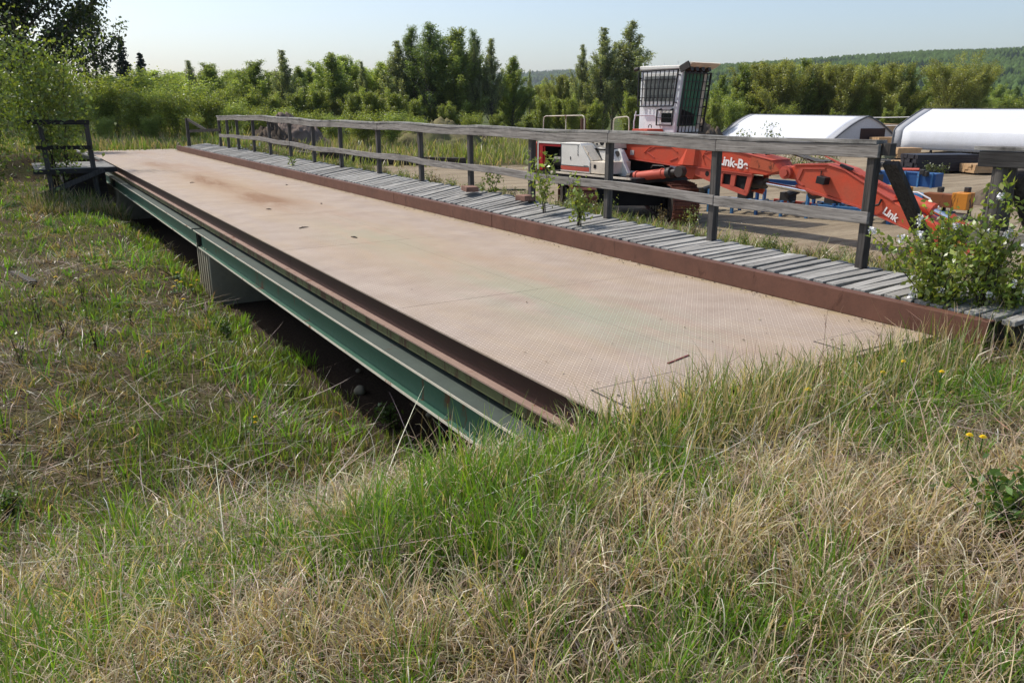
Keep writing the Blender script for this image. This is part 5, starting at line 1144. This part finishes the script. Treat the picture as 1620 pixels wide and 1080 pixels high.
me = bpy.data.meshes.new('stone'); bm.to_mesh(me); bm.free(); me.shade_smooth(); me.materials.append(M_CONC)
for i, (x, y, s, lb) in enumerate(((3.05, 8.3, 1., 'round pale stone on the bare ground under the deck'), (3.4, 7.2, .5, 'small stone on the bare ground under the deck'), (3.3, 9.0, .45, 'another small stone further under the deck'))):
    o = bpy.data.objects.new('stone', me); COL.objects.link(o); o.location = (x, y, gz(x, y)+.03); o.scale = (s,)*3; tag(o, lb, 'stone')
# ------------------------------------------------------------------ yard: shelters, lumber, machinery
FAB = m_paint('white_tarpaulin', lin(204, 207, 213), .55, 0, dirt=.22, dirtcol=lin(176, 176, 170), scale=.9, bump=.4); FABG = m_paint('grey_tarpaulin', lin(150, 152, 156), .6, 0, dirt=.15, scale=.6, bump=.05); FABE = m_paint('grey_edge_trim', lin(92, 94, 98), .6, 0, scale=1)
FABW = m_paint('pale_gable_cloth', lin(188, 190, 194), .6, 0, dirt=.15, scale=.8)
LUM = m_paint('fresh_lumber', lin(182, 150, 112), .8, 0, dirt=.4, dirtcol=lin(140, 100, 64), scale=4, bump=.3); LUMD = m_paint('lumber_shade_side', lin(160, 122, 84), .8, 0, dirt=.4, scale=5)
BLU = m_paint('blue_machine_paint', lin(70, 120, 166), .6, .4, scale=1.5); BLU2 = m_paint('deep_blue_paint', lin(44, 84, 134), .6, .4, scale=2); ORG_ = m_paint('orange_machine_paint', lin(204, 132, 44), .6, .6, scale=2); GRNP = m_paint('green_machine_paint', lin(70, 140, 92), .5, .15, scale=3)
DIRTP = m_paint('dark_earth', lin(96, 84, 70), .95, 0, dirt=.6, dirtcol=lin(54, 46, 38), scale=2.2, bump=.9)
def wpt(px, dist, dz=0): x, y = at(px, dist); return Vector((x, y, gz(x, y)+dz))
def shelter(label, A, B, wd, ht, wall, door=False, group='white fabric shelters', base=0.0, ribs=0):
    """arched fabric shelter: near eave line from A to B (plan points), width away from the viewer"""
    A, B = Vector(A), Vector(B); L = (B-A).length; d = (B-A).normalized(); nrm = Vector((-d.y, d.x, 0))
    if nrm.dot(Vector((FW[0], FW[1], 0))) < 0: nrm = -nrm
    zb = min(A.z, B.z)+base; root = thing('fabric_shelter', label, 'shelter', (A.x, A.y, zb), 0, group); hw = wd/2
    prof = [(0, 0), (.02, wall*.5), (.05, wall*.93), (.12, wall), (.25, wall+.12)]
    cv = .18 if ribs else .55
    for k in range(1, 7): t = k/7; prof.append((.25+(hw-.25)*t, wall+.12+(ht-wall-.12)*(t*(1-cv)+cv*math.sin(t*PI/2))))
    prof.append((hw, ht)); full = prof+[(wd-a, b) for a, b in reversed(prof[:-1])]
    PT = lambda a, b, t: Vector((A.x, A.y, zb))+d*t+nrm*a+Vector((0, 0, b))
    def skin(nm, mat, t0, t1, off=0.0, sm=True):
        m = MB(); N = max(1, int((t1-t0)/.55)); o = 0; n_ = len(full)
        for i in range(N+1):
            t = t0+(t1-t0)*i/N; sagv = (.03*math.sin(i*PI*.5)**2 if N > 3 else 0)
            m.v += [tuple(PT(a+(hw-a)*(.012*sagv*10-off*.02), b*(1-.012*sagv*2)+off, t)) for a, b in full]
        for i in range(N):
            for k in range(n_-1): m.f.append((i*n_+k, i*n_+k+1, (i+1)*n_+k+1, (i+1)*n_+k))
        o_ = m.build(nm, mat, root, smooth=sm); s_ = o_.modifiers.new('thick', 'SOLIDIFY'); s_.thickness = .03; return o_
    b0 = L*.05
    skin('cover', FAB, b0, L-b0); skin('end_band', FABG, 0, b0); skin('end_band', FABG, L-b0, L)
    for (t, nm) in ((.12, 'gable_wall'), (L-.12, 'gable_wall')):
        m = MB(); m.prism([(a, max(b-.03, 0)) for a, b in full], lambda a, b, tt: PT(a, b, t+tt), -.02, .02); g = m.build(nm, FABW, root)
        if door and t > 1:
            x0 = wd*.42; m = MB(); m.prism([(x0, .0), (x0+wd*.34, .0), (x0+wd*.34, ht*.66), (x0, ht*.66)], lambda a, b, tt: PT(a, b, t+.03+tt), -.01, .02); m.build('door', m_paint('brown_door', lin(58, 40, 36), .7), g)
        m = MB(); m.tube([PT(a, b, t+(.10 if t > 1 else -.10)) for a, b in full], .055, 6); m.build('edge_hoop', FABE, root, smooth=True)
    for k in range(0):
        t = L*(k+1)/(ribs+1); m = MB(); m.tube([PT(a-.004+(.0 if a < hw else .008), b+.006, t) for a, b in full[2:6]], .03, 8); m.build('rib', FAB, root, smooth=True)
    m = MB(); m.bar(PT(hw, ht+.02, .0), PT(hw, ht+.02, L), .07, .05); m.build('ridge_strip', FABE, root)
    m = MB(); m.bar(PT(-.03, .04, 0), PT(-.03, .04, L), .06, .08); m.bar(PT(wd+.03, .04, 0), PT(wd+.03, .04, L), .06, .08); m.build('base_rail', FABE, root)
    if base > .1:
        m = MB()
        for k in range(6):
            for a in (.05, wd-.05): c = PT(a, 0, L*(k+.05)/5.1); m.bar(c-Vector((0, 0, base+.1)), c, .1, .1, (0, 1, 0))
        m.build('support_leg', M_DARK, root)
    return root
shelter('long white arched fabric shelter with a dark door in its grey gable', wpt(1140, 66), wpt(1318, 52), 5.4, 2.2, .62, True)
shelter('larger white ribbed fabric shelter at the right edge, over lumber stacks', wpt(1418, 50), wpt(1790, 40), 6.0, 2.32, 1.12, False, base=.35, ribs=11)
# lumber
def stack(name, label, px, dist, w_, d_, h, mat, rz=0, cat='lumber stack', group=None, layers=5, sticker=True):
    c = wpt(px, dist); o = thing(name, label, cat, tuple(c), rz, group, local=True); m = MB(); R = random.Random(int(px))
    for k in range(layers):
        hh = h/layers; n_ = 5
        for i in range(n_): m.box((R.uniform(-.03, .03), -d_/2+(i+.5)*d_/n_, .08+k*hh+hh*.5), (w_*R.uniform(.97, 1.01), d_/n_*.97, hh*.95))
    m.build('boards', mat, o)
    m = MB()
    for xx in (-w_*.35, w_*.35): m.box((xx, 0, .04), (.1, d_, .08))
    m.build('skid', M_DARK, o); return o
VA = RAD(-25)
stack('lumber_stack', 'tall tan lumber stack between the two shelters', 1402, 60, 1.5, 1.4, 1.5, LUM, VA, layers=7)
stack('lumber_stack', 'lower tan lumber stack in front of the tall one', 1412, 52, 2.0, 1.1, .85, LUM, VA, layers=5)
stack('lumber_stack', 'small tan lumber stack under the corner of the ribbed shelter', 1440, 45, 1.4, 1.0, .55, LUM, VA)
stack('lumber_stack', 'low loose lumber pile left of the black pile', 1452, 38.5, 1.4, .9, .28, LUM, VA, layers=2)
stack('lumber_stack', 'reddish lumber stack at the left of the dark railing', 1530, 39, 1.6, 1.0, .5, m_paint('red_lumber', lin(150, 96, 66), .8, scale=4), VA)
stack('lumber_stack', 'tan lumber stack behind the dark railing', 1562, 35, 1.0, 1.0, .36, LUM, VA, layers=3)
BLKW = m_paint('black_wrap', lin(44, 42, 48), .5, .25, lin(80, 72, 70), .5, scale=3)
stack('wrapped_stack', 'black wrapped lumber pile with weeds growing against it', 1498, 36, 2.9, 1.2, .72, BLKW, VA, layers=4)
stack('pallet_stack', 'small green grey pallet stack by the shelter corner', 1415, 45, .9, .8, .4, m_paint('pallet_grey', lin(120, 124, 104), .8), VA, 'pallets')
o = thing('propane_bottles', 'row of small grey bottles beside the black pile', 'bottles', tuple(wpt(1522, 37)), VA, local=True); m = MB()
for k in range(3): m.tube([(k*.17, 0, .1), (k*.17, 0, .5), (k*.17, 0, .58)], [.07, .07, .03], 10)
m.build('bottle_bodies', GRS, o, smooth=True)
for (px, d_, L, rz, lb) in ((1418, 41, 2.2, -.5, 'pale board lying in the yard before the stacks'), (1405, 43, 1.6, -.35, 'second pale board lying among the scraps'), (1430, 39, 1.4, -.6, 'short pale board at the edge of the dirt road'), (1398, 39, 1.2, .3, 'dark scrap board beside the pale ones')):
    c = wpt(px, d_, .08); m = MB(); dd = Vector((math.cos(rz), math.sin(rz), 0))*L/2; m.bar(c-dd, c+dd, .2, .08)
    tag(m.build('loose_board', WOOD_TOP if 'pale' in lb else WOOD_D), lb, 'board', 'loose boards in the yard')
c = wpt(805, 28, .03); m = MB(); m.bar(c-Vector((.5, -.3, 0)), c+Vector((.5, -.3, 0)), .12, .05); tag(m.build('loose_board', WOOD_D), 'short dark board lying alone on the dirt road left of the loader', 'board', 'loose boards in the yard')
# squared timbers on the ground behind the railing
for (px0, px1, d0, d1, hh, lb) in ((392, 500, 46, 43.5, .42, 'dark squared timber, left one of the row behind the railing'), (502, 628, 42.5, 41.0, .52, 'longest dark squared timber in the row behind the railing'), (634, 733, 41.0, 39.6, .40, 'dark squared timber, right one of the row behind the railing')):
    a, b = wpt(px0, d0, hh/2), wpt(px1, d1, hh/2); m = MB(); m.bar(a, b, .45, hh, j=.03); t_ = m.build('squared_timber', m_paint('black_timber', lin(58, 52, 46), .9, 0, dirt=.6, scale=4, bump=.6), bevel=.03); tag(t_, lb, 'timber', 'timbers behind the railing')
# heaps
def heap(name, label, px, dist, w_, d_, h, mat, seed, cat='heap', rough=.3):
    c = wpt(px, dist, -.05); R = np.random.default_rng(seed); N = 40; a = np.linspace(-1, 1, N); XX, YY = np.meshgrid(a, a, indexing='ij'); rr = np.hypot(XX, YY)
    Z = np.clip(1-rr**1.6, 0, 1)*h*(.75+.5*vnoise(XX*3+seed, YY*3, .6, 50)); Z += (rr < 1)*h*rough*(vnoise(XX*9+seed, YY*9, .5, 51)-.5)*np.clip(1.1-rr, 0, 1)*1.5+(rr < 1)*h*rough*.6*(vnoise(XX*30+seed, YY*30, .7, 52)-.5)*np.clip(1.1-rr, 0, 1)
    Z = np.where(rr >= 1, -.25, Z); V = np.stack([XX*w_/2*1.0, YY*d_/2, Z], -1).reshape(-1, 3); ang = RAD(-31.7); V[:, :2] = V[:, :2] @ np.array([[math.cos(ang), math.sin(ang)], [-math.sin(ang), math.cos(ang)]])
    i, j = np.meshgrid(np.arange(N-1), np.arange(N-1), indexing='ij'); Q = np.stack([i*N+j, (i+1)*N+j, (i+1)*N+j+1, i*N+j+1], -1).reshape(-1, 4)
    return tag(np_mesh(name, V, Q, None, mat, None, tuple(c), smooth=True), label, cat)
heap('dirt_heap', 'dark lumpy earth heap in the yard at the right edge', 1600, 24, 1.9, 1.6, .55, DIRTP, 1)
heap('dirt_heap', 'low dark earth heap behind the cab of the loader', 1110, 42, 4.5, 3, 1.9, DIRTP, 2)
heap('debris_heap', 'grey heap of brush and roots behind the far railing posts', 425, 47.5, 5.4, 3, 1.45, m_paint('brush_debris', lin(84, 72, 60), .95, 0, dirt=.8, dirtcol=lin(42, 36, 30), scale=5, bump=1.), 3, rough=.5)
heap('debris_heap', 'pale heap of broken stumps behind the grey brush heap', 455, 56, 6.2, 3, 2.0, m_paint('stump_debris', lin(118, 104, 95), .95, 0, dirt=.7, dirtcol=lin(70, 60, 52), scale=3, bump=1.), 4, rough=.35)
heap('earth_mound', 'grassy brown mound in front of the dark cottonwoods', 690, 58, 8, 4, 1.75, m_paint('mound_earth', lin(112, 104, 72), .95, 0, dirt=.6, dirtcol=lin(96, 104, 56), scale=1.5, bump=1.), 5)
# loose sticks in the two brush heaps
for (px, dist, w_, h_, nm) in ((425, 47.5, 5.0, 1.3, 'sticks poking from the grey brush heap'), (455, 56, 5.8, 1.8, 'sticks poking from the pale stump heap')):
    c = wpt(px, dist); R = random.Random(px); m = MB()
    for k in range(420):
        u, v = R.gauss(0, .33), R.gauss(0, .28); p = c+Vector((RT[0], RT[1], 0))*u*w_*.5*1.6+Vector((FW[0], FW[1], 0))*v*1.2; p.z = gz(p.x, p.y)+h_*max(.05, 1-min(1, math.hypot(u, v)*1.2))*R.uniform(.5, 1.0)
        d = Vector((R.gauss(0, 1), R.gauss(0, 1), R.uniform(-.2, .5))).normalized()*R.uniform(.2, .6); m.tube([p-d, p+Vector((0, 0, .05)), p+d], [.026, .02, .01], 4, cap=False)
    tag(m.build('brush_sticks', m_paint('bleached_sticks', lin(140, 126, 112), .9, 0, dirt=.6, dirtcol=lin(60, 50, 42), scale=6), fix=False), nm, 'brushwood', kind='stuff')
# blue frame behind the loader boom
A = wpt(1085, 22.6); B = wpt(1450, 19.6)
# frame seen below the boom: a long low conveyor on legs
bf = thing('conveyor_frame', 'long blue steel conveyor frame on legs lying behind the loader boom', 'conveyor', tuple((A+B)/2), 0); d_ = (B-A); d_.z = 0; nrm = Vector((-d_.y, d_.x, 0)).normalized()
zf = -1.2
def fp(t, off, z): p = A+d_*t+nrm*off; return Vector((p.x, p.y, zf+z))
for off in (0, .75):
    for t0, t1, mt in ((0, .42, BLU), (.421, .62, RED2), (.621, 1., BLU)):
        m = MB(); m.bar(fp(t0, off, .30), fp(t1, off, .24), .07, .17); m.build('side_rail', mt, bf, bevel=.008)
for k in range(9):
    for off in (0, .75):
        m = MB(); t = .03+k*.115; m.bar(fp(t, off, 0), fp(t, off, .62 if k % 2 else .42), .08, .06, (0, 1, 0)); m.build('leg', BLU if (k+int(off > 0)) % 3 else BLU2, bf)
m = MB()
for k in range(16): t = .02+k*.062; m.tube([fp(t, .03, .33), fp(t, .72, .33)], .05, 8)
m.build('roller', GRS, bf, smooth=True)
for k in range(5):
    t = .1+k*.2; m = MB(); m.box(fp(t, .4, .5), (.3, .3, .22)); m.tube([fp(t, .2, .55), fp(t+.04, .5, .66)], .09, 10); m.build('drive_motor', M_DARK, bf)
m = MB(); m.bar(fp(.3, .9, .85), fp(.95, .9, .72), .05, .12); m.build('upper_rail', BLU2, bf)
# blue and orange machine further right
C0 = wpt(1392, 22.5); C1 = wpt(1566, 20.4); om = thing('sawmill_machine', 'blue and orange sawmill machine part lying on the dirt', 'machine', tuple((C0+C1)/2), 0); e_ = (C1-C0); e_.z = 0; n2 = Vector((-e_.y, e_.x, 0)).normalized()
def mp_(t, off, z): p = C0+e_*t+n2*off; return Vector((p.x, p.y, -1.2+max(.0, z-.28)))
def bb(nm, mat, t0, t1, z0, z1, off=0, th=.25, par=None, bev=.012):
    m = MB(); m.bar(mp_(t0, off, (z0+z1)/2), mp_(t1, off, (z0+z1)/2), th, z1-z0); return m.build(nm, mat, par or om, bevel=bev)
bb('main_beam', BLU, .10, .56, .52, .86, 0, .4); bb('rust_beam', m_paint('rust_beam_steel', lin(126, 74, 42), .7, .5, scale=3), .56, .86, .56, .90, 0, .36); bb('end_block', ORG_, .83, .97, .54, .96, -.02, .46); bb('orange_arm', ORG_, .12, .44, .84, 1.02, -.12, .16)
bb('back_hopper', BLU2, .0, .58, 1.0, 1.36, .55, .5)
for k in range(5):
    m = MB(); t = .03+k*.13; m.bar(mp_(t, .29, .99), mp_(t, .29, 1.38), .05, .05, (0, 1, 0)); m.build('hopper_rib', BLU, om)
bb('lower_block', BLU, .22, .5, .38, .5, .1, .4); bb('yellow_post', ORG_, .36, .41, .22, .58, -.16, .1); bb('motor_base', GRNP, .44, .62, .37, .46, -.3, .4); bb('motor', M_DARK, .44, .66, .2, .5, -.1, .4); bb('blue_carriage', BLU2, .66, .84, .26, .46, -.1, .4); bb('orange_hub', ORG_, .84, .96, .20, .44, -.1, .3)
m = MB(); m.tube([mp_(.84, -.2, .32), mp_(.99, -.2, .32)], .13, 14); m.build('drum', M_DARK, om, smooth=True)
for k, t in enumerate((.05, .25, .48, .6, .7, .93)):
    m = MB(); m.tube([mp_(t, .3, .3), mp_(t, .3, .62)], .05, 8); m.build('leg', M_DARK, om)
m = MB(); m.tube([mp_(.28, -.15, 1.02), mp_(.22, -.2, 1.25), mp_(.34, -.2, 1.30), mp_(.36, -.1, 1.05)], .018, 6); m.tube([mp_(.18, -.2, 1.0), mp_(.14, -.2, .7), mp_(.24, -.2, .55)], .018, 6); m.tube([mp_(.60, -.5, .05), mp_(.70, -.5, .2), mp_(.76, -.45, .62)], .02, 6); m.build('hose', CABW, om, smooth=True)
for (t, z) in ((.02, 1.38), (.47, 1.4), (.5, 1.36), (.66, .98), (.9, 1.02)):
    m = MB(); m.box(mp_(t, .2, z), (.12, .14, .14)); m.build('fitting', M_DARK, om, bevel=.02)
m = MB(); m.tube([mp_(.22, .2, 1.12), mp_(.3, .2, 1.12)], .14, 12); m.build('pulley', M_DARK, om, smooth=True)
# red rods on top
m = MB(); m.tube([mp_(.18, .3, 1.42), mp_(.42, .3, 1.45)], .04, 8); m.build('red_shaft', RED2, om)
# dark clutter right behind the rail end
o = thing('scrap_pump', 'dark oily pump unit standing just behind the railing end', 'pump', tuple(wpt(1396, 20)), 0, local=True); m = MB(); m.box((0, 0, .9), (.3, .35, .6)); m.tube([(-.1, 0, 1.2), (.1, 0, 1.45)], .12, 10); m.tube([(0, 0, 0), (0, 0, .7)], .08, 8); m.build('pump_body', GRS, o, bevel=.02)
# saplings before the shelter
for (px, d_, h, lb) in ((1228, 34, 2.0, 'slender young birch in front of the white shelter'), (1180, 36, 1.5, 'small pale sapling at the left part of the white shelter')):
    x, y = at(px, d_); plant('birch_sapling', lb, 'sapling', (x, y, gz(x, y)), height_for(188 if px > 1200 else 200, d_, gz(x, y)), .85, (.22, .27, .13), 9, 620, .10, int(px), droop=.0, stemr=.012)
for i, (px, d_) in enumerate(((1270, 33), (1285, 32.5), (1300, 33.5), (1312, 33), (1250, 34), (1325, 32))):
    x, y = at(px, d_); plant('pale_weed', 'pale yarrow like weed in the row before the shelter door', 'weed', (x, y, gz(x, y)), 1.25, .9, (.19, .2, .10), 9, 170, .10, 500+i, 'pale weeds before the shelter', stemr=.008)
for i, (px, d_) in enumerate(((1478, 34.5), (1492, 34.2), (1506, 34.4))):
    x, y = at(px, d_); plant('yard_weed', 'green weed growing against the black wrapped pile', 'weed', (x, y, gz(x, y)), .55, .8, (.10, .13, .05), 7, 120, .09, 520+i, 'weeds against the black pile', stemr=.007)
# two pale cables strung between the shelters
for (z, lb) in ((2.15, 'upper pale cable strung behind the shelters'), (1.6, 'lower pale cable strung behind the shelters')):
    a, b = wpt(1290, 62), wpt(1480, 56); m = MB(); m.tube([a+Vector((0, 0, z))+(b-a)*t-Vector((0, 0, .12*math.sin(PI*t))) for t in np.linspace(0, 1, 9)], .022, 5); tag(m.build('cable', WTXT), lb, 'cable')
# ------------------------------------------------------------------ hills with forest, far away
def hillmesh(name, prof, dist, depth, col1, col2, zb=-30):
    """ridge whose crest rows follow prof[(bearing px, row)], rising from dist-depth to dist"""
    px = np.array([p[0] for p in prof], float); rows = np.array([p[1] for p in prof], float)
    N, Mr = 150, 34; A = np.linspace(px[0], px[-1], N); crest = np.interp(A, px, rows); V = []
    for i, a in enumerate(A):
        hc = height_for(crest[i], dist, 0)
        for j in range(Mr):
            t = j/(Mr-1); dd = dist-depth+depth*t; x, y = at(a, dd); z = -2+(hc+2)*(t*t*(3-2*t)*.35+t*.65)+(hc*.10)*(float(vnoise(x, y, dist*.06, 60))-.5)*4*t*(1-t)
            V.append((x, y, z))
        x, y = at(a, dist*1.25); V.append((x, y, -2))
    Mr += 1; V = np.array(V); i, j = np.meshgrid(np.arange(N-1), np.arange(Mr-1), indexing='ij'); Q = np.stack([i*Mr+j, (i+1)*Mr+j, (i+1)*Mr+j+1, i*Mr+j+1], -1).reshape(-1, 4)
    n = NT(name+'_slope'); c = n.mix(n.ramp(n.noise(n.pos(), 8/dist*3, 6, .65), .4, .62), col1, col2); n.principled(c, 1., 0, None, .05)
    o = tag(np_mesh(name, V, Q, None, n.m, smooth=True), kind='structure'); return V.reshape(N, Mr, 3)
def forest(name, G, N, hmin, hmax, conif, colc, cold, seed):
    rs = np.random.default_rng(seed); n_, m_, _ = G.shape; u = rs.random(N)*(n_-1.01); v = np.sqrt(rs.random(N))*(m_-3.01)+.5; i = u.astype(int); j = v.astype(int); fu, fv = (u-i)[:, None], (v-j)[:, None]
    p = (G[i, j]*(1-fu)+G[i+1, j]*fu)*(1-fv)+(G[i, j+1]*(1-fu)+G[i+1, j+1]*fu)*fv
    h = rs.uniform(hmin, hmax, N); patch = vnoise(p[:, 0], p[:, 1], 140, 61)*.6+vnoise(p[:, 0], p[:, 1], 50, 62)*.4; isc = rs.random(N) < np.clip((patch-.5+conif-.0)*5, .04, .96)
    w_ = np.where(isc, h*.17, h*.30); V = []; F = []; K = 6
    ang = np.arange(K)*2*PI/K
    ring = lambda rr, zz, ph: np.stack([p[:, None, 0]+rr[:, None]*np.cos(ang+ph), p[:, None, 1]+rr[:, None]*np.sin(ang+ph), np.repeat((p[:, 2]+zz)[:, None], K, 1)], -1)
    jit = lambda: rs.uniform(.75, 1.2, N)
    r0 = ring(w_*jit(), h*.18, .0); r1 = ring(np.where(isc, w_*.55, w_*.95)*jit(), np.where(isc, h*.5, h*.62), .5); top = np.stack([p[:, 0], p[:, 1], p[:, 2]+h], -1)[:, None]
    P = np.concatenate([r0, r1, top], 1); b = np.arange(N)[:, None]*13; k = np.arange(K); k2 = (k+1) % K
    t1 = np.stack([b+k, b+k2, b+K+k], -1); t2 = np.stack([b+k2, b+K+k2, b+K+k], -1); t3 = np.stack([b+K+k, b+K+k2, np.repeat(b+12, K, 1)], -1)
    Q = np.concatenate([t1, t2, t3], 1).reshape(-1, 3); col = np.where(isc[:, None], np.array([colc]), np.array([cold]))*np.exp(rs.normal(0, .2, (N, 1))); 
    n = NT(name+'_canopy'); a_ = n.n('ShaderNodeAttribute', attribute_name='col', attribute_type='GEOMETRY'); n.principled(a_.outputs['Color'], 1., 0, None, .05)
    tag(np_mesh(name, P.reshape(-1, 3), Q, np.repeat(col, 13, 0), n.m), kind='stuff')
g = hillmesh('hills', [(560, 185), (700, 172), (820, 158), (900, 146), (1000, 132), (1130, 116), (1260, 107), (1340, 101), (1400, 97), (1460, 93), (1540, 91), (1620, 86), (1720, 82), (1900, 94)], 1500, 900, lin(46, 62, 34), lin(72, 92, 44))
forest('hill_forest', g, 26000, 9, 17, .06, (.016, .030, .018), (.055, .090, .026), 71)
g = hillmesh('far_hills', [(300, 172), (600, 150), (760, 128), (830, 122), (880, 118), (940, 117), (1010, 113), (1120, 113), (1250, 124), (1400, 170)], 3600, 1600, lin(40, 56, 40), lin(58, 80, 44))
forest('far_hill_forest', g, 16000, 14, 26, .12, (.016, .030, .02), (.05, .08, .028), 72)

# ------------------------------------------------------------------ the air
hz = MB(); hz.box((700, 1500, 120), (7000, 7000, 262)); n = NT('haze_air'); pv = n.n('ShaderNodeVolumePrincipled'); pv.inputs['Color'].default_value = (.86, .92, 1, 1); pv.inputs['Density'].default_value = 8e-5; pv.inputs['Anisotropy'].default_value = .25
n.l(pv.outputs[0], n.out.inputs['Volume']); tag(hz.build('haze', n.m), kind='stuff')
